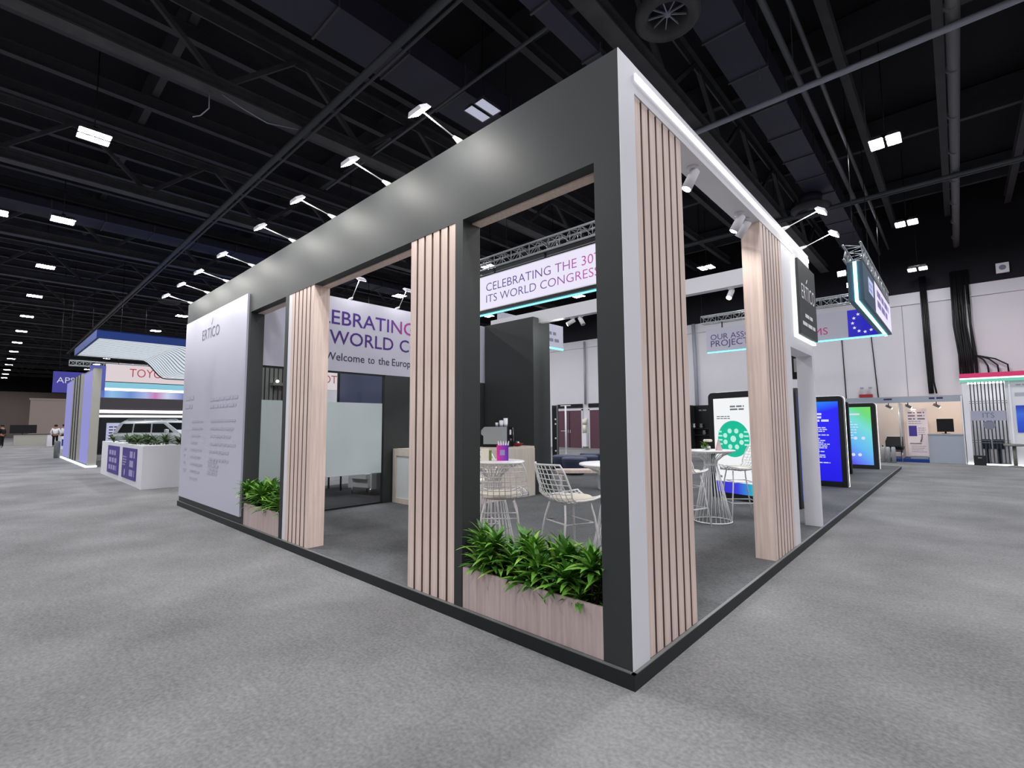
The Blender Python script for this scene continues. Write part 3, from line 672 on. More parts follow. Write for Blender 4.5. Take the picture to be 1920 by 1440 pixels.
# coffee machine and things on the counter
cm = thing('coffee_machine', 'steel and black coffee machine on the pale wood counter', 'coffee machine', (-5.33, 4.32, 1.1), .35)
MB().prism([(-.22, .06), (.2, .06), (.2, .4), (-.2, .4), (-.27, .33), (-.27, .25), (-.22, .22)], 'y', -.2, .02).build('steel_side', M_steel, cm, True)
MB().box(-.2, .22, .02, .25, .04, .4).build('machine_body', M_blackp, cm, True); MB().box(-.24, .24, -.2, .25, 0, .06).build('drip_tray', M_blackp, cm, True)
MB().box(.225, .235, .08, .15, .24, .34).build('display', M_inkw, cm, True); MB().cyl((.22, .12, .14), (.25, .12, .14), .025).build('dial', M_chrome, cm, True); MB().tube([(.24, .22, .38), (.26, .22, .1)], .008).build('steam_wand', M_chrome, cm, True)
for i, (x, y, s, n, lab) in enumerate(((-.06, .1, .035, 1, 'white cup on the coffee machine, leftmost and lowest'), (.04, .1, .045, 3, 'middle stack of white paper cups on the coffee machine'), (.12, .13, .045, 5, 'tallest stack of white paper cups on the coffee machine'))):
    o = thing('cup_stack' if n > 1 else 'cup', lab, 'cups', (-5.33 + x * .94 - y * .34, 4.32 + y * .94 + x * .34, 1.5), 0, 'cups on the coffee machine')
    for k in range(n): MB().lathe([(s * .75, 0), (s, .085), (s * .9, .085), (s * .7, .006)], (0, 0, k * .022), 14).build('paper_cup', M_white, o, True)
o = thing('red_bowl', 'small red dish with a steel lid at the end of the counter', 'dish', (-4.98 - .2, 4.75, 1.1)); MB().lathe([(.05, 0), (.1, .03), (.12, .06)], n=18).build('dish', M_red, o, True); MB().sphere((0, 0, .07), .055, 6, 12, .8).build('lid', M_chrome, o, True)
# armchair and side table in the room
ac = thing('tub_armchair', 'white leather tub armchair with steel legs inside the glass room', 'armchair', (-7.8, 2.85, HP), .25)
def arc(r0, a0, a1, n=14): return [(r0 * math.cos(a0 + (a1 - a0) * i / n), r0 * math.sin(a0 + (a1 - a0) * i / n)) for i in range(n + 1)]
o_, i_ = arc(.37, -.45, PI + .45), arc(.27, -.45, PI + .45)
MB().prism(o_ + i_[::-1], 'z', .14, .66).build('back_shell', M_leather, ac, True)
MB().prism(arc(.27, -.6, PI + .6), 'z', .16, .34).build('seat_base', M_leather, ac, True); MB().prism([(x * 1.0, y * 1.0 - .03) for x, y in arc(.26, -.7, PI + .7)], 'z', .34, .44).build('seat_cushion', M_leather, ac, True)
for x, y in ((-.26, -.12), (.26, -.12), (-.2, .25), (.2, .25)): MB().cyl((x, y, .004), (x, y, .15), .016).build('leg', M_chrome, ac, True)
st = thing('side_table', 'small black-framed side table beside the white armchair', 'table', (-9.0, 2.5, HP)); MB().box(-.3, .3, -.3, .3, .44, .47).build('table_top', M_blackp, st, True)
for x in (-.28, .28):
    for y in (-.28, .28): MB().box(x - .015, x + .015, y - .015, y + .015, .004, .44).build('leg', M_blackp, st, True)

# ---------------------------------------------------------------- bar tables and wire stools
def wire_table(loc, label, top=1.05):
    t = thing('bar_table', label, 'table', loc, 0, 'white wire bar tables')
    MB().lathe([(.33, top - .024), (.35, top - .018), (.35, top - .004), (.345, top)], n=40).build('table_top', M_tabw, t, True)
    b = MB(); n = 26
    prof = [(.265, .006), (.195, .33), (.128, .66), (.088, .83), (.098, .89), (.18, .965), (.30, top - .028)]
    for i in range(n):
        a = 2 * PI * i / n; b.tube([(r * math.cos(a + .12 * z), r * math.sin(a + .12 * z), z) for r, z in prof], .0052, 5)
    b.build('wire_base', M_wire, t, True)
    b = MB()
    for r, z in ((.265, .010), (.089, .83), (.30, top - .03)): b.tube([(r * math.cos(2 * PI * i / 32), r * math.sin(2 * PI * i / 32), z) for i in range(32)], .009, 6, closed=True)
    b.build('ring', M_wire, t, True); return t
def stool(loc, rz, label):
    """bar stool of white wire, front on local +Y"""
    t = thing('wire_bar_stool', label, 'stool', loc, rz, 'white wire bar stools')
    pv = [(0, .25, .755, .20), (.1, .2, .742, .235), (.25, .1, .728, .26), (.4, -.03, .722, .272), (.5, -.12, .735, .275), (.58, -.19, .78, .275), (.68, -.235, .85, .27), (.8, -.27, .94, .26), (.9, -.295, 1.02, .245), (1.0, -.32, 1.09, .21)]
    def S(u, v):
        for k in range(len(pv) - 1):
            if v <= pv[k + 1][0] + 1e-9: break
        f = (v - pv[k][0]) / (pv[k + 1][0] - pv[k][0]); y, z, w_ = [pv[k][i] + (pv[k + 1][i] - pv[k][i]) * f for i in (1, 2, 3)]
        bk = min(1, max(0, (v - .45) / .25)); cu = u * u
        return (u * w_, y + bk * .10 * cu, z + (1 - bk) * .05 * cu + bk * .0)
    b = MB()
    for i in range(11):
        u = -1 + 2 * i / 10
        if abs(u) < .99: b.tube([S(u, v / 24) for v in range(25)], .0046, 5)
    for j in range(1, 17): b.tube([S(u / 6, j / 17) for u in range(-6, 7)], .0046, 5)
    sh = b.build('wire_shell', M_wire, t, True)
    rim = [S(-1, v / 24) for v in range(25)] + [S(u / 5, 1) for u in range(-4, 5)] + [S(1, v / 24) for v in range(24, -1, -1)] + [S(u / 5, 0) for u in range(4, -5, -1)]
    MB().tube(rim, .009, 6, closed=True).build('rim', M_wire, t, True)
    MB().lathe([(.05, .742), (.19, .748), (.205, .768), (.18, .785), (.05, .79)], (0, .04, 0), 24).build('seat_pad', M_cream, t, True)
    L = []
    for sx in (-1, 1):
        for y0, y1 in ((.16, .24), (-.12, -.24)):
            MB().tube([(sx * .13, y0, .725), (sx * .17, y0 + (y1 - y0) * .2, .60), (sx * .235, y1, .004)], .0105, 6).build('leg', M_wire, t, True)
    q = lambda z: (.235 - .065 * z / .6, .24 - .064 * z / .6)
    x_, y_ = q(.26); b = MB().tube([(-x_, -y_, .26), (x_, -y_, .26), (x_, y_, .26), (-x_, y_, .26)], .009, 6, closed=True)
    b.build('foot_rail', M_wire, t, True); b = MB(); x_, y_ = q(.56); b.tube([(-x_, -y_ * .75, .56), (x_, -y_ * .75, .56), (x_, y_ * .85, .56), (-x_, y_ * .85, .56)], .007, 6, closed=True)
    b.build('stretcher', M_wire, t, True)
    return t
T1 = (-2.33, 1.18, HP); T2 = (-1.13, 1.72, HP); T3 = (-1.28, 4.75, HP)
t1 = wire_table(T1, 'white wire bar table with a purple box on top, behind the near planter')
dup(t1, T2, .2, 'white wire bar table partly hidden behind the dark corner post')
dup(t1, T3, .4, 'white wire bar table with flowers, seen between the slatted columns')
s1 = stool((-1.86, .80, HP), .75, 'white wire bar stool, back to the viewer, at the purple bag table')
dup(s1, (-1.22, 1.05, HP), -.35, 'white wire bar stool side-on, just left of the dark corner post')
dup(s1, (-1.02, 5.25, HP), 2.25, 'white wire bar stool in front of the green circle screen')
dup(s1, (-1.44, 4.17, HP), -.3, 'white wire bar stool peeking out behind the nearest slatted column')
dup(s1, (-2.95, 1.55, HP), -2.1, 'white wire bar stool behind the purple bag table')
# things on the tables
ZT = HP + 1.05
t = thing('gift_box', 'pink and purple paper bag with white tissue on the bar table', 'box', (-2.27, 1.27, ZT), .75)
M_gift = grad('gift_print', [(0, (236, 60, 150)), (.5, (170, 60, 190)), (1, (70, 50, 170))], 'X', -.07, .07)
MB().box(-.065, .065, -.04, .04, 0, .17).build('bag_body', M_gift, t, True); MB().poly([(-.03, -.042, .06), (.025, -.042, .06), (.025, -.042, .12), (-.03, -.042, .12)]).build('label_patch', M_lilac, t, True)
b = MB()
for i in range(5): b.loft([[(-.05 + .024 * i, -.02, .16), (-.03 + .024 * i, -.02, .16), (-.03 + .024 * i, .02, .16), (-.05 + .024 * i, .02, .16)], [(-.055 + .03 * i, .0, .215 - .02 * (i % 2)), (-.045 + .03 * i, .0, .215 - .02 * (i % 2)), (-.045 + .03 * i, .005, .215), (-.055 + .03 * i, .005, .215)]], False, True)
b.build('tissue', M_white, t, True)
t = thing('menu_stand', 'small green and cream card stand left of the purple bag', 'card stand', (-2.42, 1.14, ZT), .75); MB().obox((0, -.02, 0), (0, .02, .13), .09, .004, up=(0, 1, 0)).build('card', M_cream, t, True); MB().obox((.06, -.02, 0), (.06, .02, .11), .03, .004, up=(0, 1, 0)).build('green_card', mat('green_card', (110, 140, 70), .6), t, True)
for i, (x, y) in enumerate(((-2.55, 1.1), (-2.5, 1.02))):
    t = thing('leaflet', ('lilac leaflet lying at the left edge of the near bar table', 'dark leaflet lying at the left edge of the near bar table')[i], 'leaflet', (x, y, ZT), .4 * i); MB().box(-.07, .07, -.05, .05, 0, .004).build('paper', (M_lilac, M_navy)[i], t, True)
fl = bush('flower_pot', 'small vase of white flowers on the table by the green circle', 'flowers', (-1.30, 4.70, ZT + .06), random.Random(4), heads=4, nl=9, L=(.05, .09), W=(.02, .035), h=(.0, .05), sp=.05)
MB().lathe([(.03, -.06), (.045, -.03), (.04, .0)], n=14).build('vase', M_white, fl, True); b = MB()
for i in range(9): b.sphere((.055 * math.cos(2.4 * i) * (i / 9) ** .5, .055 * math.sin(2.4 * i) * (i / 9) ** .5, .08), .022, 5, 7)
b.build('blossom', M_cream, fl, True)
t = thing('table_card', 'pink folded card standing right of the flowers', 'card', (-1.12, 4.66, ZT), .75); MB().loft([[(-.04, -.03, 0), (.04, -.03, 0), (.04, .03, 0), (-.04, .03, 0)], [(-.008, -.004, .16), (.008, -.004, .16), (.008, .004, .16), (-.008, .004, .16)]], False, True).build('card', mat('pink_card', (220, 190, 190), .6), t, True)

# ---------------------------------------------------------------- digital kiosks
def rrect(w_, z0, z1, r, n=5):
    p = [(-w_ / 2, z0), (w_ / 2, z0)]
    for k in range(n + 1): a = PI / 2 * k / n; p.append((w_ / 2 - r + r * math.cos(a), z1 - r + r * math.sin(a)))
    for k in range(n + 1): a = PI / 2 + PI / 2 * k / n; p.append((-w_ / 2 + r + r * math.cos(a), z1 - r + r * math.sin(a)))
    return p
def kiosk(loc, rz, label, w_=1.12, screen=None, bez=.13, led=None):
    t = thing('display_stand', label, 'display', loc, rz, 'tall digital display stands')
    MB().prism(rrect(w_ - .01, .004, 2.05, .09), 'y', -.11, .05).build('stand_body', M_black, t, True)
    b = MB(); p = rrect(w_ + .02, .004, 2.062, .095); q = rrect(w_ - .02, .006, 2.04, .085)
    b.loft([[(u, .03, z) for u, z in p], [(u, .085, z) for u, z in p]], False, False); b.build('edge_light', led or M_led, t, True)
    MB().prism(rrect(w_ - .02, .004, 2.045, .085), 'y', .06, .10).build('back_cover', M_blackp, t, True)
    if screen:
        MB().poly([(-w_ / 2 + bez, -.113, .12), (w_ / 2 - bez, -.113, .12), (w_ / 2 - bez, -.113, 1.93), (-w_ / 2 + bez, -.113, 1.93)]).build('screen', screen, t, True)
    return t
M_sw = emis('screen_white', (246, 248, 250), .95); M_sg = emis('screen_green', (18, 204, 164), .8); M_sl = emis('screen_aqua', (190, 250, 232), .9); M_st = emis('screen_type', (150, 160, 165), .5); M_sk = emis('screen_white_type', (225, 228, 255), .9)
X_, Z_ = (1, 0, 0), (0, 0, 1)
k1 = kiosk((-1.64, 7.12, HP), -.34, 'display stand with a green circle on its white screen', screen=M_sw)
b = MB().disc((0, -.118, 1.15), .345, X_, Z_, 40); b.k = 1
for i in range(9):
    a = PI / 2 + 2 * PI * (i + .5) / 8; r_ = 0 if i == 8 else .19
    b.disc((r_ * math.cos(a) * 1.0, -.122, 1.15 + r_ * math.sin(a) * .85), .062 if i == 8 else .047, X_, Z_, 16)
for s in (-1, 1):
    for i in range(4): scribble(b, (s * .285 - .05, -.118, 1.27 - .08 * i), X_, Z_, .1, 1, .03, .1, ragged=.1)
b.build('circle_graphic', [M_sg, M_sl], k1, True)
b = MB(); scribble(b, (-.05, -.113, 1.75), X_, Z_, .32, 2, .032, .055, ragged=.05); scribble(b, (-.36, -.113, 1.57), X_, Z_, .32, 2, .018, .04, ragged=.1); scribble(b, (-.33, -.113, .55), X_, Z_, .5, 1, .05, .1, ragged=.1)
b.poly([(-.35, -.118, .40), (-.28, -.118, .40), (-.28, -.118, .44), (-.35, -.118, .44)]); b.build('screen_type', M_st, k1, True)
M_band = grad('band_colours', [(0, (40, 40, 210)), (.55, (60, 60, 225)), (.8, (40, 150, 220)), (1, (0, 220, 170))], 'X', -.45, .45, emit=.9)
MB().poly([(-.43, -.117, .12), (.43, -.117, .12), (.43, -.117, .33), (-.43, -.117, .33)]).build('screen_band', M_band, k1, True)
kiosk((-.64, 7.26, HP), PI / 2, 'display stand seen edge-on behind the white portal post', screen=emis('screen_plain', (60, 90, 200), .6))
M_blueS = grad('screen_blue', [(0, (24, 10, 235)), (.82, (30, 20, 250)), (1, (10, 150, 255))], 'Z', .1, 2.0, emit=.95, diag=('X', -.25))
k3 = kiosk((-.96, 10.56, HP), 0, 'display stand with white text on a bright blue screen', screen=M_blueS, bez=.1)
b = MB()
for i in range(3): scribble(b, (-.36, -.113, 1.62 - .075 * i), X_, Z_, .5 + .14 * (i == 2), 1, .048, .1, ragged=.05, words=(6, 14))
scribble(b, (-.36, -.113, 1.32), X_, Z_, .66, 20, .022, .042, ragged=.5); b.build('screen_type', M_sk, k3, True)
kiosk((-1.35, 14.0, HP), PI, 'dark display stand turned away, between the blue and the green screens', screen=M_sw, led=M_black)
k4 = k3
M_gb = grad('screen_gradient', [(0, (96, 84, 250)), (.3, (100, 190, 250)), (.6, (120, 225, 225)), (.8, (110, 225, 130)), (1, (130, 225, 90))], 'Z', .1, 2.4, emit=.92, diag=('X', .9))
k5 = kiosk((-.94, 16.2, HP), 0, 'display stand with a green to violet screen at the far end of the platform', screen=M_gb)
b = MB(); scribble(b, (-.22, -.113, 1.68), X_, Z_, .4, 1, .05, .1, ragged=.05, words=(7, 14)); scribble(b, (-.34, -.113, 1.45), X_, Z_, .45, 7, .03, .085, ragged=.4)
for i in range(3): b.disc((-.2 + .2 * i, -.118, .95), .05, X_, Z_, 14); b.disc((-.25 + .17 * i, -.118, .43), .05, X_, Z_, 14)
b.build('screen_type', M_sk, k5, True)
k6 = kiosk((-8.3, 10.1, HP), -.92, 'dark display stand seen edge-on beside the graphite storage wall', screen=None, led=M_trim)
b = MB()
for z in (1.6, 1.45, 1.0, .6, .4): b.sphere((.565, 0, z), .03, 5, 8)
b.build('edge_marks', M_inkw, k6, True)
t = thing('wall_speaker', 'small black loudspeaker hanging behind the white portal', 'speaker', (-.24, 5.50, 2.2)); MB().rbox(-.06, .06, 0, .1, 0, .42).build('speaker_body', M_blackp, t, True); MB().box(-.02, .02, -.05, .0, .1, .3).build('bracket', M_steel, t, True)

# ---------------------------------------------------------------- hanging banner ring and its trusses
def box_truss(name, p0, p1, s, label, grp='square banner trusses'):
    p0 = Vector(p0); p1 = Vector(p1); d = (p1 - p0).normalized(); a = d.cross(Vector((0, 0, 1))).normalized() * s; u = Vector((0, 0, s))
    t = thing(name, label, 'truss', p0, 0, grp); offs = [Vector((0, 0, 0)), a, a + u, u]
    for o in offs: MB().tube([p0 + o, p1 + o], .028, 8).build('chord', M_steel, t)
    b = MB(); L = (p1 - p0).length; n = max(1, int(L / s))
    for i in range(n):
        q0 = p0 + d * (L * i / n); q1 = p0 + d * (L * (i + 1) / n)
        for j in range(4):
            o1, o2 = offs[j], offs[(j + 1) % 4]
            b.tube([q0 + (o1 if i % 2 else o2), q1 + (o2 if i % 2 else o1)], .009, 5); b.tube([q0 + o1, q0 + o2], .009, 5)
    b.build('bracing', M_steel, t)
    b = MB(); k = 0
    while k < L:
        q = p0 + d * k + a / 2; b.tube([q, (q.x, q.y, ZC)], .008, 4); k += 3.0
    b.build('hanging_cable', M_blackp, t); return t
box_truss('box_truss', (-9.8, 6.33, 5.62), (-3.2, 6.33, 5.62), .3, 'square aluminium truss above the lit congress sign')
box_truss('box_truss', (-.02, 18.1, 5.62), (-.02, 11.7, 5.62), .36, 'square aluminium truss running back above the cyan-edged sign at right')
box_truss('box_truss', (-6.3, 17.98, 5.75), (-.4, 17.98, 5.75), .3, 'square aluminium truss above the sign with the blue starred flag')
lb = thing('lit_sign', 'glowing white hanging sign about celebrating a congress, with a cyan lower edge', 'sign', (-5.5, 6.1, 4.5), 0, 'hanging ring signs')
MB().box(-7.75, -3.25, 6.0, 6.25, 4.52, 5.42).build('sign_box', M_white, lb); MB().poly([(-7.73, 5.996, 4.54), (-3.27, 5.996, 4.54), (-3.27, 5.996, 5.40), (-7.73, 5.996, 5.40)]).build('lit_face', M_litw, lb)
MB().box(-7.75, -3.25, 5.99, 6.26, 4.44, 4.51).build('sign_rail', M_blackp, lb); MB().box(-7.75, -3.25, 6.08, 6.14, 4.415, 4.445).build('light_line', M_cyan, lb)
def wfit(full, pre, L):
    g = lambda s: max(v[0] for v in glyphs(s)[0]) - min(v[0] for v in glyphs(s)[0])
    return L * g(full) / g(pre)
M_ring = grad('sign_ink', [(0, (70, 66, 150)), (.45, (104, 84, 178)), (.68, (190, 100, 190)), (.86, (240, 96, 200)), (1, (240, 90, 190))], 'X', -1.86, 1.9)
M_ring.node_tree.nodes['Principled BSDF'].inputs['Emission Strength'].default_value = 0.0
for x in (-7.2, -5.5, -3.8): MB().box(x - .02, x + .02, 6.12, 6.16, 5.42, 5.62).build('hanger', M_blackp, lb)
MB().box(-7.75, -3.25, 6.05, 6.24, 5.58, 5.6).build('hanger_bar', M_blackp, lb)
b = MB(); write(b, 'CELEBRATING THE 30TH', (-7.36, 5.996, 5.0), X_, Z_, .21, width=wfit('CELEBRATING THE 30TH', 'CELEBRATING THE 30', 3.29), wt=-.008); write(b, 'ITS WORLD CONGRESS', (-7.36, 5.996, 4.70), X_, Z_, .20, width=wfit('ITS WORLD CONGRESS', 'ITS WORLD CONGRES', 3.29), wt=-.008); b.build('lettering', M_ring, lb)
fb = thing('flag_sign', 'white hanging sign with red-violet letters and a blue starred flag', 'sign', (-3.1, 17.8, 4.5), 0, 'hanging ring signs')
MB().box(-6.1, -.1, 17.7, 17.95, 4.52, 5.48).build('sign_box', M_vinyl, fb); MB().box(-6.1, -.1, 17.76, 17.82, 4.47, 4.515).build('light_line', M_cyan, fb)
for x in (-5.5, -3.2, -.9): MB().box(x - .02, x + .02, 17.86, 17.9, 5.48, 5.80).build('hanger', M_blackp, fb)
MB().poly([(-1.16, 17.694, 4.53), (-.12, 17.694, 4.53), (-.12, 17.694, 5.47), (-1.16, 17.694, 5.47)]).build('flag_panel', emis('flag_blue', (44, 40, 205), .75), fb)
b = MB()
for i in range(12):
    a = 2 * PI * i / 12; b.star((-.68 + .34 * math.cos(a), 17.688, 5.0 + .34 * math.sin(a)), .06, X_, Z_)
b.build('star', emis('flag_stars', (230, 226, 255), 1.0), fb)
M_assoc = grad('assoc_ink', [(0, (60, 58, 110)), (.6, (120, 60, 140)), (.8, (214, 60, 130)), (1, (210, 70, 120))], 'X', -2.85, 1.35)
b = MB(); write(b, 'OUR ASSOCIATED', (-5.92, 17.7, 5.0), X_, Z_, .22, width=2.75, wt=-.002); write(b, 'PROJECTS & PLATFORMS', (-5.92, 17.7, 4.71), X_, Z_, .25, width=4.15, wt=-.002); b.build('lettering', M_assoc, fb)
sg = thing('edge_lit_sign', 'thick hanging sign with bright cyan light along its near and lower edges', 'sign', (-.15, 14.8, 4.5), 0, 'hanging ring signs')
M_slab = mat('slab_side', (70, 92, 110), .5)
MB().box(-.32, .0, 11.65, 18.2, 4.53, 5.5).build('sign_box', M_slab, sg); b = MB().box(-.19, -.12, 11.62, 11.65, 4.5, 5.5).box(-.19, -.12, 11.65, 18.2, 4.5, 4.53); b.build('light_line', emis('led_cyan_bright', (140, 238, 246), 5.0), sg)
MB().poly([(.006, 13.85, 4.58), (.006, 18.15, 4.58), (.006, 18.15, 5.48), (.006, 13.85, 5.48)]).build('lit_face', M_litw, sg); MB().poly([(.006, 12.55, 4.9), (.006, 13.5, 4.9), (.006, 13.5, 5.3), (.006, 12.55, 5.3)]).build('lit_face', emis('lit_small', (196, 206, 246), .9), sg)
b = MB(); scribble(b, (.006, 14.3, 5.12), RY, Z_, 3.2, 2, .2, .3, ragged=.2, words=(5, 9)); scribble(b, (.006, 12.65, 5.1), RY, Z_, .7, 2, .08, .14); b.build('lettering', mat('violet_ink', (166, 152, 214), .6), sg)
wb = thing('side_sign', 'white hanging sign with cyan lower edge just right of the graphite storage wall', 'sign', (-9.9, 11, 4.5), 0, 'hanging ring signs')
MB().box(-10.1, -9.9, 9.2, 12.75, 4.52, 5.42).build('sign_box', M_vinyl, wb); MB().box(-9.96, -9.89, 9.2, 12.75, 4.46, 4.515).build('light_line', M_cyan, wb)
for y in (9.6, 12.3): MB().tube([(-10, y, 5.42), (-10, y, ZC)], .01, 5).build('hanging_cable', M_blackp, wb)
b = MB(); scribble(b, (-9.9, 9.6, 5.0), RY, Z_, 2.9, 2, .12, .26, ragged=.1); b.build('lettering', M_inkg, wb)
M_tf = emis('truss_flood_lens', (255, 255, 248), 14.0)
for i, (x, y) in enumerate(((-.62, 13.1), (-.62, 14.6), (-.62, 15.75))):
    t = thing('truss_floodlight', 'bright floodlight left of the cyan-edged sign, %s from the front' % ORD[i].replace('nearest', 'first'), 'floodlight', (x, y, 5.62), 0, 'floodlights on the sign truss')
    MB().box(-.1, .1, -.05, .05, -.07, .08).build('lamp_body', M_blackp, t, True); MB().poly([(-.095, -.055, -.065), (.095, -.055, -.065), (.095, -.055, .075), (-.095, -.055, .075)]).build('lens', M_tf, t, True); MB().box(.1, .30, -.01, .01, -.01, .03).build('bracket', M_steel, t, True)

# ---------------------------------------------------------------- further back on the platform
def ottoman(loc, label):
    t = thing('ottoman', label, 'ottoman', loc, 0, 'round navy ottomans'); MB().lathe([(.26, .004), (.30, .08), (.36, .38), (.36, .42)], n=28).build('base', M_navy, t, True); MB().lathe([(.355, .42), (.365, .44), (.36, .475), (.32, .49)], n=28).build('seat_cushion', mat('navy_top' + label[:3], (92, 98, 116), .9), t, True)
for i, (x, y) in enumerate(((-6.75, 8.95), (-7.55, 9.55), (-7.5, 10.95), (-6.95, 9.85))):
    ottoman((x, y, HP), 'round navy ottoman behind the side-on stool, %s from the viewer' % ORD[i])
t = thing('low_bench', 'low pale wood bench behind the side-on wire stool', 'bench', (-4.75, 6.35, HP), .75); MB().rbox(-.55, .55, -.2, .2, .38, .45).build('seat', M_wood, t, True)
for x in (-.45, .45): MB().box(x - .03, x + .03, -.18, .18, .004, .38).build('leg', M_white, t, True)
t = thing('side_chair', 'black chair with a rounded back beside the dark corner post', 'chair', (-6.6, 10.75, HP), .6)
MB().prism(rrect(.5, .55, 1.0, .12), 'y', .2, .24).build('backrest', M_blackp, t, True); MB().rbox(-.24, .24, -.24, .22, .42, .47).build('seat', M_blackp, t, True)
for x in (-.21, .21):
    for y in (-.2, .19): MB().cyl((x, y, .004), (x, y, .43 if y < 0 else .6), .011).build('leg', M_chrome, t, True)
t = thing('white_pole_stand', 'tall white pole on a round foot in front of the brown doors', 'pole', (-12.55, 16.45, .001)); MB().cyl((0, 0, .03), (0, 0, 2.45), .045).build('pole', M_white, t, True); MB().lathe([(.2, .004), (.2, .03), (.06, .06)], n=20).build('foot', M_white, t, True); MB().box(-.3, .3, -.02, .02, 2.42, 2.46).build('crossbar', M_white, t, True)
MB().box(-.3, -.05, -.005, .005, 1.2, 1.22).build('arm', M_white, t, True)

# ================================================================ STANDS ALONG THE BACK WALL (right)
def panel(name, x0, x1, y0, y1, z0, z1, m, par): return MB().box(x0, x1, y0, y1, z0, z1).build(name, m, par)
ss = thing('shell_stand', 'plain exhibition stand with pale walls and a grey-blue fascia by the back wall', 'stand', (.4, 22.5, 0))
panel('back_wall', -1.9, 1.62, 23.3, 23.36, 0, 2.5, M_warmw, ss); panel('side_wall', 1.6, 1.64, 21.6, 23.3, 0, 2.5, M_white, ss); panel('side_wall', -1.95, -1.9, 21.7, 23.36, 0, 2.5, M_white, ss)
panel('divider_wall', -.22, -.18, 21.8, 23.3, 0, 2.3, M_white, ss)
panel('fascia', -1.95, 1.64, 21.68, 21.72, 2.3, 2.54, M_greyp, ss)
for x in (-1.93, -.2, 1.62): MB().cyl((x, 21.7, 0), (x, 21.7, 2.3), .022).build('upright', M_steel, ss)
b = MB(); scribble(b, (-.66, 21.68, 2.42), X_, Z_, .3, 1, .06, .1, ragged=.05); scribble(b, (.72, 21.68, 2.41), X_, Z_, .4, 1, .07, .1, ragged=.05); b.build('lettering', M_ink, ss)
panel('floor_strip', -.62, .62, 21.62, 23.3, 0.003, .12, M_blue, ss)
M_warm = emis('warm_lens', (255, 226, 196), 330.0)
for i, x in enumerate((-.52, .08, .92)):
    t = thing('stand_spotlight', 'small dark spotlight under the grey-blue fascia, %s' % ('left one', 'middle one', 'right one')[i], 'spotlight', (x, 21.74, 2.3), 0, 'spotlights under the fascia'); MB().cyl((0, 0, 0), (0, 0, -.1), .015).build('stem', M_blackp, t, True); h = MB().cyl((-.08, .02, -.09), (.09, .1, -.19), .05).build('lamp_body', M_lamp, t, True); MB().disc((.094, .102, -.193), .042, (.42, 0, .9), (-.36, .9, .1), 14).build('lens', M_warm, h, True)
t = thing('stand_poster', 'tall pink-white poster with a violet block beside the grey counter', 'poster', (.3, 21.9, .13)); panel('sheet', .0, .62, 21.84, 21.86, .22, 2.05, mat('poster_paper', (238, 222, 222), .6), t)
panel('violet_block', .05, .29, 21.83, 21.84, 1.0, 1.4, M_purple, t); MB().box(.05, .57, 21.84, 21.9, .125, .23).build('foot', M_steel, t)
b = MB()
for c in (.05, .33): scribble(b, (c, 21.84, 1.88), X_, Z_, .22, 3, .05, .12, ragged=.05)
scribble(b, (.05, 21.84, 1.56), X_, Z_, .5, 2, .02, .08); scribble(b, (.33, 21.84, 1.3), X_, Z_, .22, 4, .02, .08); b.tube([(.38, 21.83, .78), (.42, 21.83, .9), (.44, 21.83, 1.08)], .02, 5); b.tube([(.06, 21.83, .72), (.4, 21.83, .72)], .014, 5); scribble(b, (.1, 21.84, .6), X_, Z_, .45, 4, .015, .07); b.build('print', mat('brown_ink', (128, 104, 110), .7), t)
t = thing('grey_counter', 'square grey-blue counter at the front of the plain stand', 'counter', (1.12, 21.8, 0)); panel('counter_body', .62, 1.6, 21.6, 22.05, .004, 1.06, M_greyp, t); panel('counter_top', .6, 1.62, 21.58, 22.07, 1.06, 1.1, M_steel, t); b = MB().box(.61, .645, 21.585, 21.6, .004, 1.06).box(1.575, 1.61, 21.585, 21.6, .004, 1.06); b.build('corner_post', M_steel, t)
t = thing('monitor', 'black monitor standing on the grey-blue counter', 'monitor', (1.12, 21.85, 1.1), .08); MB().rbox(-.24, .24, -.02, .03, .07, .56).build('screen', M_blackp, t, True); MB().cyl((0, .02, .01), (0, .02, .1), .03).build('stand', M_blackp, t, True); MB().box(-.12, .12, -.06, .08, 0, .012).build('foot', M_blackp, t, True)
for i in range(4):
    t = thing('stacking_chair', 'black chair in the stack beside the far display stand, %s from the top' % ('first', 'second', 'third', 'fourth')[3 - i], 'chair', (-.42 + .02 * i, 21.55, .003 + .055 * i), .15, 'stack of black chairs')
    MB().box(-.25, .25, -.2, .2, .40, .43).build('seat', M_blackp, t, True); MB().obox((0, .2, .44), (0, .27, .80), .5, .03, up=(0, 1, 0)).build('backrest', M_blackp, t, True)
    if i == 0:
        for x in (-.22, .22):
            for y in (-.18, .2): MB().cyl((x, y, 0), (x, y, .41), .011).build('leg', M_chrome, t, True)
for i in range(3):
    t = thing('steel_canister', 'grey upright steel canister at the platform\'s far end, %s' % ('left one', 'middle one', 'right one')[i], 'canister', (-.72 + .16 * i, 20.9, 0), 0, 'steel canisters'); MB().lathe([(.07, .003), (.07, .55), (.05, .6)], n=16).build('canister_body', M_steel, t, True); MB().cyl((0, 0, .6), (0, 0, .66), .02).build('cap', M_blackp, t, True)

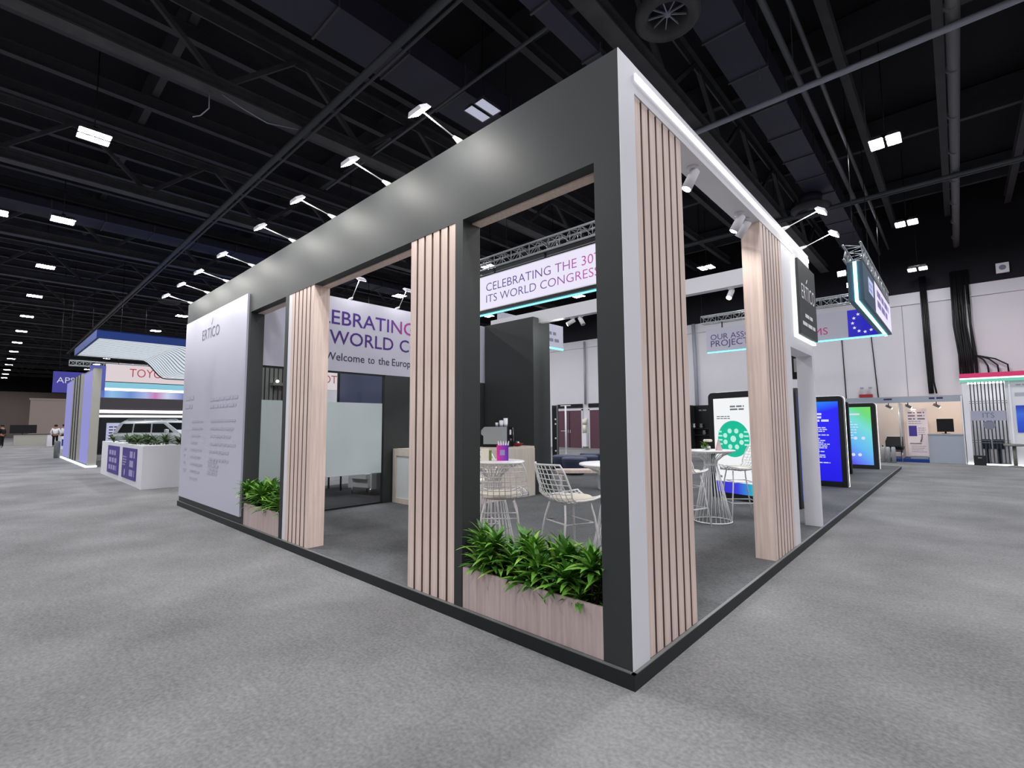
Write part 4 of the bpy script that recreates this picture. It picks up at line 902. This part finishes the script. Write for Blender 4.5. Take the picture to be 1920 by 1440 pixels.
it = thing('barred_stand', 'white exhibition stand with dark vertical bars and a pink-lit top at the right edge', 'stand', (3, 22, 0))
panel('back_wall', 1.75, 6.5, 23.2, 23.26, 0, 3.0, M_white, it); panel('front_post', 1.66, 1.82, 21.62, 21.8, .03, 2.98, M_white, it); panel('front_wall', 2.78, 6.5, 21.72, 21.8, .03, 2.98, M_white, it); panel('side_wall', 1.66, 1.7, 21.8, 23.2, 0, 2.98, M_white, it)
MB().box(1.62, 6.5, 21.6, 21.7, 2.98, 3.08).build('teal_light', M_teal, it); MB().box(1.62, 6.5, 21.6, 21.66, 3.08, 3.13).build('white_light', M_led, it); MB().box(1.62, 6.5, 21.62, 22.6, 3.13, 3.3).build('pink_light', M_pink, it); MB().box(1.64, 6.5, 21.72, 23.2, 3.0, 3.1).build('added_glow_block', M_white, it); MB().box(1.8, 6.4, 22.4, 22.5, 2.96, 3.0).build('added_inner_light', emis('stand_added_fill', (255, 255, 255), 16.0), it)  # panel under the pink light added to block it; inner strip added to brighten
MB().box(1.66, 6.5, 21.55, 21.62, .003, .05).build('floor_light', M_led, it)
for i in range(10): MB().box(1.87 + .095 * i, 1.9 + .095 * i, 21.7, 21.76, .05, 2.98).build('bar', M_dark, it)
b = MB()
for z in (.78, .86, 2.2, 2.27): b.box(1.82, 2.8, 21.685, 21.70, z, z + .018)
b.build('rail', M_trim, it)
panel('sign_plate', 1.84, 2.74, 21.64, 21.66, 1.58, 1.93, mat('sign_lilac_grey', (168, 168, 186), .6), it)
b = MB(); write(b, 'ITS', (2.15, 21.64, 1.68), X_, Z_, .18, width=.3); b.build('lettering', mat('its_grey', (110, 116, 140), .6), it)
b = MB().disc((2.3, 21.66, 1.42), .16, X_, Z_, 20); b.build('emblem', mat('emblem_grey', (126, 128, 146), .6), it)
panel('white_post', 2.86, 2.9, 21.66, 21.72, .05, 2.98, M_led if False else M_tabw, it)
panel('blue_screen', 3.0, 4.1, 21.7, 21.72, 1.16, 2.1, grad('blue_picture', [(0, (40, 60, 200)), (.4, (30, 90, 230)), (.7, (60, 120, 240)), (1, (30, 50, 190))], 'Z', 1.1, 2.1, emit=.7), it)
b = MB(); scribble(b, (3.05, 21.72, 2.8), X_, Z_, .9, 1, .05, .1); scribble(b, (3.0, 21.72, 2.42), X_, Z_, 1.0, 1, .13, .1, words=(3, 5)); b.build('wall_print', M_inkf, it)
t = thing('stand_table', 'small round grey table in front of the white barred stand', 'table', (2.85, 21.25, 0)); MB().lathe([(.25, .7), (.26, .72), (.26, .77), (.1, .77)], n=24).build('table_top', M_greys, t, True); MB().cyl((0, 0, .02), (0, 0, .7), .05).build('column', M_greys, t, True); MB().lathe([(.2, .003), (.2, .02), (.06, .04)], n=20).build('foot', M_greys, t, True)
t = thing('dark_case', 'dark box on the floor at the foot of the dark bars', 'box', (1.98, 21.4, 0)); MB().rbox(-.16, .16, -.1, .1, .003, .34).build('case', M_black, t, True); MB().box(-.05, .05, -.12, -.1, .25, .28).build('handle', M_steel, t, True)
for i, x in enumerate((2.2, 2.52)):
    t = thing('bar_chair', 'dark grey seat behind the dark bars, %s one' % ('left', 'right')[i], 'chair', (x, 22.2, 0), 0, 'seats behind the bars'); MB().rbox(-.13, .13, -.12, .12, .55, .9).build('backrest', M_navy, t, True); MB().cyl((0, 0, .02), (0, 0, .56), .05).build('leg', M_navy, t, True); MB().lathe([(.16, .003), (.16, .02)], n=16).build('foot', M_navy, t, True)

bb = thing('black_stand', 'black-walled stand with shelves at the back wall beside the display stand', 'stand', (-9, 23, 0))
panel('back_board', -11.2, -7.2, 23.2, 23.3, 0, 2.5, M_blackp, bb); panel('side_board', -9.0, -8.94, 22.4, 23.2, 0, 2.5, M_black, bb)
for z in (.9, 1.25): panel('shelf', -9.9, -7.4, 22.95, 23.2, z, z + .03, M_black, bb)
b = MB(); scribble(b, (-8.7, 23.2, 2.2), X_, Z_, .4, 1, .07, .1); scribble(b, (-9.25, 23.2, 1.95), X_, Z_, .2, 1, .05, .1); b.build('lettering', M_inkg, bb)
for i, x in enumerate((-8.95, -8.55, -9.2, -8.4)):
    t = thing('shelf_ornament', 'small pale object on the black stand shelves, %s' % ('upper left', 'upper right', 'lower left', 'lower right')[i], 'ornament', (x, 23.05, (1.28, 1.28, .93, .93)[i]), 0, 'objects on the black shelves'); MB().lathe([(.05, 0), (.09, .08), (.06, .2), (.09, .24)], n=12).build('ornament_body', (M_white, M_greys, M_cream, M_greys)[i], t, True)

# ================================================================ CAR STAND AND AISLE (left)
def plinth(label, x0, x1, y0, y1, z):
    t = thing('planter_counter', label, 'counter', ((x0 + x1) / 2, (y0 + y1) / 2, 0), 0, 'white planter counters')
    panel('counter_body', x0, x1, y0, y1, .003, z - .06, M_white, t); b = MB().box(x0, x1, y0, y0 + .06, z - .06, z).box(x0, x1, y1 - .06, y1, z - .06, z).box(x0, x0 + .06, y0 + .06, y1 - .06, z - .06, z).box(x1 - .06, x1, y0 + .06, y1 - .06, z - .06, z); b.build('rim', M_white, t); return t
p1 = plinth('white planter counter with two violet panels along the left aisle', -19.6, -13.8, .02, .8, 1.07)
p2 = plinth('white planter counter running back just left of the printed panel', -13.8, -13.3, .0, 6.0, 1.07)
for x0, x1, two in ((-18.3, -16.45, 0), (-15.9, -14.05, 1)):
    panel('violet_panel', x0, x1, .002, .018, .15, .97, M_purple, p1)
    b = MB()
    if two:
        scribble(b, (x0 + .1, .002, .7), X_, Z_, .6, 4, .04, .07); b.disc((x0 + .45, -.004, .3), .1, X_, Z_, 14); scribble(b, (x0 + 1.05, .002, .72), X_, Z_, .7, 3, .17, .24, words=(3, 5), ragged=.1)
    else: scribble(b, (x0 + .3, .002, .7), X_, Z_, 1.3, 3, .14, .22, words=(3, 5), ragged=.15)
    b.build('panel_print', M_lilac, p1)
rng = random.Random(21)
for i, x in enumerate((-18.2, -17.3, -16.4, -15.5, -14.6)): bush('counter_plant', 'dark bushy plant in the violet panelled counter, %s from the far end' % ORD[i].replace('nearest', 'first'), 'plant', (x, .42, 1.09), rng, heads=5, nl=13, L=(.22, .36), W=(.05, .08), h=(.0, .08), sp=.34, group='plants in the white counters', lm=M_leafd)
for i, y in enumerate((1.0, 1.9, 2.8)): bush('counter_plant', 'dark bushy plant beside the printed panel, %s from the aisle' % ORD[i].replace('nearest', 'first'), 'plant', (-13.55, y, 1.09), rng, heads=5, nl=13, L=(.25, .4), W=(.05, .08), h=(.0, .12), sp=.27, group='plants in the white counters', lm=M_leafd)

tw = thing('stand_tower', 'tall lilac-lit tower wall with dark slats at the corner of the car stand', 'tower', (-27, .3, 0))
M_lil = emis('lilac_lit', (160, 158, 234), .72)
panel('tower_core', -32.0, -23.2, .12, .3, 0.05, 3.85, M_greys, tw); panel('end_column', -23.2, -22.95, .06, .3, .05, 3.8, M_beige, tw)
panel('lilac_panel', -25.6, -23.22, .06, .12, .12, 3.75, M_lil, tw); panel('lilac_panel', -32.0, -28.9, .06, .12, .12, 3.75, M_lil, tw)
for i in range(7): panel('slat', -28.7 + .44 * i, -28.45 + .44 * i, .0, .12, .12, 3.8, M_dark if i % 2 else M_beige, tw)
b = MB().box(-32.1, -22.9, -.02, .05, .003, .07).box(-22.95, -22.88, .05, .32, .003, .07); b.build('floor_light', emis('cool_strip', (225, 245, 255), 2.0), tw)
hs = thing('hanging_sign', 'blue-violet hanging sign with white letters behind the lilac tower', 'sign', (-33, -.1, 3.3)); panel('sign_board', -33.1, -33.0, -.42, 1.2, 3.35, 4.45, emis('violet_sign', (84, 80, 200), .5), hs); [MB().tube([(-33.05, y, 4.45), (-33.05, y, ZC)], .012, 5).build('hanging_cable', M_blackp, hs) for y in (-.2, 1.0)]; b = MB(); write(b, 'APS', (-33.0, -.28, 3.85), RY, Z_, .3); b.build('lettering', M_inkw, hs)
box_truss('sign_truss', (-31.2, .0, 4.62), (-31.2, 3.2, 4.62), .25, 'low dark truss behind the lilac tower, left of the red letters')
cn = thing('wave_canopy', 'white ribbed wave canopy with a blue edge above the car stand', 'canopy', (-24, 3, 4.7))
MB().box(-27.4, -21.0, -.15, -.08, 4.72, 5.02).box(-21.07, -21.0, -.08, 9.0, 4.72, 5.02).build('fascia', M_blue, cn)
MB().box(-27.4, -21.0, -.08, 9.0, 5.0, 5.03).build('canopy_top', M_blue, cn)
def zw(y, x):
    s = 2.35 + .2 * (x + 27.3) / 6.3; t_ = min(1, max(0, (y - s + .05) / .95)); d = (.82 - .55 * max(0, (x + 24.5)) / 3.5) * (3 * t_ * t_ - 2 * t_ * t_ * t_)
    return 4.74 - d
M_rib = emis('rib_painted_glow', (232, 240, 248), .85); b = MB(); b2 = MB(); ys = [-.05 + .16 * i for i in range(55)]  # ribs are no lamps: the lit look of the underside is put in as emission
for i in range(17):
    x = -27.35 + .37 * i; q = [[(x, y, zw(y, x)), (x + .24, y, zw(y, x + .24))] for y in ys]; n0 = [b.add(r) for r in q]
    for j in range(len(ys) - 1): b.face((n0[j], n0[j] + 1, n0[j + 1] + 1, n0[j + 1]))
q = [[(-27.4, y, zw(y, -27.4) + .07), (-21.1, y, zw(y, -21.1) + .07)] for y in ys]; b2.loft(q, closed=False)
b2.build('canopy_shell', M_greyp, cn)
o = b.build('ribbing', M_rib, cn); o['kind'] = 'stuff'
MB().tube([(-27.4, y, zw(y, -27.4)) for y in ys], .05, 6).build('edge_tube', M_dark, cn)
def brand_board(label, x, y0, y1, z0, z1, ty, tw_, cap, tz):
    t = thing('stand_sign', label, 'sign', (x, (y0 + y1) / 2, z0), 0, 'white signs of the car stand'); panel('sign_board', x - .15, x, y0, y1, z0, z1, emis('sign_white%d' % int(-x), (246, 232, 236), .75), t)
    [MB().tube([(x - .08, y, z1), (x - .08, y, ZC)], .012, 5).build('hanging_cable', M_blackp, t) for y in (y0 + .5, y1 - .5)]
    b = MB(); write(b, 'TOYOTA', (x, ty, tz), RY, Z_, cap, width=tw_); b.build('lettering', mat('sign_red%d' % int(-x), (196, 60, 70), .5), t); return t
bs = brand_board('white sign with red letters behind the wave canopy', -30.0, 1.3, 9.5, 3.85, 4.72, 2.25, 2.05, .42, 4.12)
panel('cyan_light', -30.1, -29.96, 1.3, 9.5, 3.5, 3.8, emis('cyan_band', (150, 215, 238), .8), bs); panel('white_light', -30.1, -29.94, 1.3, 9.5, 3.38, 3.5, M_led, bs)
M_scr = grad('ribbon_picture', [(0, (90, 90, 220)), (.15, (150, 200, 245)), (.3, (110, 150, 220)), (.42, (180, 190, 240)), (.5, (210, 130, 190)), (.6, (210, 220, 248)), (.8, (60, 80, 180)), (1, (90, 130, 220))], 'Y', -4.6, .6, emit=.85)
panel('ribbon_screen', -30.2, -30.0, .9, 9.6, 3.02, 3.36, M_scr, bs); panel('ribbon_screen', -30.2, -30.0, .7, 1.3, 3.02, 4.6, emis('violet_screen', (110, 120, 225), .5), bs)
brand_board('second white sign with red letters seen through the glass meeting room', -21.0, 6.0, 11.2, 3.3, 4.15, 7.2, 2.15, .38, 3.6)
cw = thing('car_stand_wall', 'grey back wall with two bright light lines behind the white car', 'wall', (-33.6, 5, 0)); panel('wall_board', -33.8, -33.6, 1.4, 14, .003, 3.6, M_gtoy, cw)
for z0, z1 in ((2.32, 2.48), (2.08, 2.19)): panel('light_line', -33.6, -33.55, 1.5, 14, z0, z1, M_led, cw)
panel('dark_band', -33.59, -33.56, 1.4, 14, .1, 2.05, M_black, cw)
t = thing('info_panel', 'upright white lit panel behind the car\'s rear', 'panel', (-32.6, 2.15, 0)); MB().box(-.04, .04, -.35, .35, .003, 1.75).build('panel_body', emis('panel_lit', (210, 215, 250), .7), t, True); b = MB(); scribble(b, (.04, -.25, 1.5), RY, Z_, .5, 6, .06, .16); b.build('print', M_ink, t, True)
t = thing('emblem_panel', 'white square panel with a dark emblem behind the car\'s windscreen', 'panel', (-33.2, 5.35, .003)); MB().box(-.04, .04, -.45, .45, 1.05, 1.9).build('panel_body', emis('panel_lit2', (220, 225, 240), .7), t, True); MB().box(-.03, .03, -.03, .03, 0, 1.05).build('leg', M_steel, t, True); b = MB()
b.tube([(.05, .25 * math.cos(2 * PI * i / 20), 1.48 + .18 * math.sin(2 * PI * i / 20)) for i in range(20)], .025, 5, closed=True); b.tube([(.05, .1 * math.cos(2 * PI * i / 16), 1.48 + .17 * math.sin(2 * PI * i / 16)) for i in range(16)], .02, 5, closed=True); b.build('emblem', M_ink, t, True)

# the white car, nose on local +Y
car = thing('car', 'white off-road car behind the white planter counters at left', 'car', (-31.4, 2.45, 0), -.85)
def sec(y, hw, z0, z1, tuck=.06): return [(-hw + tuck, y, z0), (hw - tuck, y, z0), (hw, y, z0 + .18), (hw, y, z1 - .15), (hw - .07, y, z1), (-hw + .07, y, z1), (-hw, y, z1 - .15), (-hw, y, z0 + .18)]
b = MB(); b.smooth = False
b.loft([sec(0, .86, .55, 1.1), sec(.1, .95, .42, 1.2), sec(1.2, .97, .36, 1.24), sec(3.3, .97, .36, 1.22), sec(3.6, .97, .36, 1.18), sec(4.5, .95, .38, 1.08), sec(4.82, .88, .42, .98), sec(4.92, .8, .5, .85)], True, True); b.build('body', M_car, car, True)
b = MB(); b.loft([[(-.9, .08, 1.2), (.9, .08, 1.2), (.9, 3.65, 1.18), (-.9, 3.65, 1.18)], [(-.78, .32, 1.72), (.78, .32, 1.72), (.76, 2.75, 1.76), (-.76, 2.75, 1.76)], [(-.68, .5, 1.86), (.68, .5, 1.86), (.66, 2.5, 1.87), (-.66, 2.5, 1.87)]], True, True); b.build('cabin', M_car, car, True)
b = MB()
for s in (-1, 1):
    f = lambda t_, y: (s * (.9 - .12 * t_ + .012), y, 1.2 + .53 * t_)
    for q in (((.06, .32), (.06, 1.08), (.92, 1.05), (.92, .52)), ((.06, 1.16), (.06, 2.06), (.92, 2.0), (.92, 1.13)), ((.06, 2.14), (.06, 3.28), (.92, 2.66), (.92, 2.08))):
        b.poly([f(*p) for p in q])
b.poly([(-.8, 3.5, 1.27), (.8, 3.5, 1.27), (.7, 2.82, 1.74), (-.7, 2.82, 1.74)]); b.poly([(-.8, .11, 1.27), (.8, .11, 1.27), (.72, .3, 1.66), (-.72, .3, 1.66)]); b.build('window', M_tint, car, True)
for s in (-1, 1):
    MB().rbox(s * 1.06 - .1, s * 1.06 + .1, 2.95, 3.1, 1.2, 1.4, .03).build('mirror', M_car, car, True)
    for y in (.95, 3.95):
        w_ = MB().cyl((s * .74, y, .38), (s * .99, y, .38), .375, n=24).build('wheel', M_tyre, car, True); MB().cyl((s * .9, y, .38), (s * 1.0, y, .38), .22, n=12).build('rim', M_steel, w_, True)
    MB().box(s * .72 - .16, s * .72 + .16, 4.8, 4.9, .82, .98).build('headlight', M_inkw, car, True); MB().tube([(s * .6, .5, 1.88), (s * .6, .6, 1.93), (s * .6, 2.3, 1.93), (s * .6, 2.4, 1.88)], .018, 6).build('roof_rail', M_steel, car, True)
MB().box(-.55, .55, 4.9, 4.95, .6, .85).build('grille', M_blackp, car, True); MB().cyl((-.985, .12, .98), (-1.0, .12, .98), .06).build('filler_cap', M_car, car, True)
MB().box(.955, .975, .02, .14, .95, 1.15).build('tail_light', M_red, car, True)

# people standing far down the aisle
def person(label, loc, rz, top, bottom, arms=((.05, .1), (.05, .1)), legs=.09, H_=1.72):
    t = thing('person', label, 'person', loc, rz); k = H_ / 1.72
    def skin(name, joints, edges, m, par):
        me = bpy.data.meshes.new(name); me.from_pydata([tuple(c * k for c in j[0]) for j in joints], edges, []); o = bpy.data.objects.new(name, me); C.objects.link(o); o.parent = par; me.materials.append(m)
        md = o.modifiers.new('skin', 'SKIN'); md.use_smooth_shade = True
        for i, j in enumerate(joints):
            sv = me.skin_vertices[0].data[i]; r = j[1]; sv.radius = (r * k, r * k) if not isinstance(r, tuple) else (r[0] * k, r[1] * k); sv.use_root = (i == 0)
        o.modifiers.new('sub', 'SUBSURF').levels = 1; o.modifiers['sub'].render_levels = 1
        return o
    def arm(s, a): return [((s * .19, 0, 1.40), .05), ((s * (.24 + a[0]), .02, 1.13), .042), ((s * (.22 + a[0] * .6), .05 + a[1], .90), .032), ((s * (.21 + a[0] * .5), .07 + a[1] * 1.3, .80), .034)]
    J = [((0, 0, .95), .13), ((0, 0, 1.15), .12), ((0, 0, 1.38), .14), ((0, .01, 1.50), .055), ((0, .02, 1.60), .095), ((0, .02, 1.68), .075)]
    E_ = [(0, 1), (1, 2), (2, 3), (3, 4), (4, 5)]
    for s, a in ((-1, arms[0]), (1, arms[1])):
        n = len(J); J += arm(s, a); E_ += [(2, n), (n, n + 1), (n + 1, n + 2), (n + 2, n + 3)]
    for s in (-1, 1):
        n = len(J); J += [((s * legs, 0, .88), .085), ((s * (legs + .01), .02, .48), .06), ((s * (legs + .01), -.01, .07), .042), ((s * (legs + .02), .1, .035), .035)]; E_ += [(0, n), (n, n + 1), (n + 1, n + 2), (n + 2, n + 3)]
    skin('body', J, E_, M_skin, t)
    Js = [((0, 0, .93), .165), ((0, 0, 1.18), .15), ((0, 0, 1.38), .155), ((0, .0, 1.46), .09)]; Es = [(0, 1), (1, 2), (2, 3)]
    for s, a in ((-1, arms[0]), (1, arms[1])):
        q = arm(s, a); n = len(Js); Js += [(q[0][0], .068), (q[1][0], .058), (q[2][0], .046)]; Es += [(2, n), (n, n + 1), (n + 1, n + 2)]
    skin('shirt', Js, Es, top, t)
    Jt = [((0, 0, .99), .16)]; Et = []
    for s in (-1, 1):
        n = len(Jt); Jt += [((s * legs, 0, .86), .1), ((s * (legs + .01), .02, .48), .078), ((s * (legs + .01), 0, .09), .06)]; Et += [(0, n), (n, n + 1), (n + 1, n + 2)]
    skin('trousers', Jt, Et, bottom, t)
    MB().lathe([(.03, .02), (.105, .04), (.112, .10), (.09, .165), (.03, .185)], (0, 0.0, 1.56 * k), 12).build('hair', M_hair, t, True)
    b = MB().sphere((0, .115, 1.60 * k), .016, 5, 6); b.build('nose', M_skin, t, True)
    return t
person('person in white shirt and dark trousers down the aisle, left of two', (-50.5, 1.08, 0), 1.2, M_shirt, M_trous)
person('person in white shirt and dark trousers down the aisle, right of two', (-51.4, 1.62, 0), .4, M_shirt, M_trous, arms=((.05, .12), (.08, .05)), H_=1.75)
person('person in dark clothes walking at the far left edge', (-52.0, -1.78, 0), 2.4, M_trous, M_trous, H_=1.74)
# far end of the aisle
def block(name, label, cat, x0, x1, y0, y1, z, m, part='counter_body'):
    t = thing(name, label, cat, ((x0 + x1) / 2, (y0 + y1) / 2, 0)); panel(part, x0, x1, y0, y1, .003, z - .05, m, t); panel('counter_top', x0 - .03, x1 + .03, y0 - .03, y1 + .03, z - .05, z, M_black, t)
block('reception_counter', 'long pale counter at the far end of the left aisle', 'counter', -58.0, -57.0, -1.0, 3.2, .95, M_beige)
t = thing('dark_screen', 'long dark screen above the far pale counter', 'screen', (-60, -.4, 1.0)); MB().box(-.05, .05, -.8, .9, 0, .75).build('screen_panel', M_blackp, t, True); MB().box(-.04, .04, -.04, .04, -.997, 0).build('stand', M_black, t, True)
block('white_counter', 'white counter beside the two people in the aisle', 'counter', -52.6, -52.0, .75, 1.6, 1.0, M_white)
t = thing('blue_counter', 'small blue and white counter beside the lilac tower\'s far end', 'counter', (-44.6, 1.25, 0)); MB().box(-.4, .4, -.3, .5, .003, .9).build('counter_body', M_white, t, True); MB().box(.4, .42, -.28, .48, .25, .7).build('blue_panel', M_blue, t, True)
t = thing('waste_bin', 'slim grey steel bin at the far end of the lilac tower', 'bin', (-31.8, -.17, 0)); MB().lathe([(.11, .003), (.12, .75), (.12, .8)], n=20).build('bin_body', M_greys, t, True); MB().lathe([(.115, .8), (.08, .84)], n=20).build('lid', M_trim, t, True)
t = thing('tan_wall_panel', 'tall tan partition wall at the far end of the left aisle', 'wall', (-75, 3, 0)); panel('partition', -75.2, -75, .6, 12, .003, 4.6, M_wallt, t); t2 = panel('cornice', -75.25, -74.95, .5, 12, 4.6, 4.8, M_wallt, t)
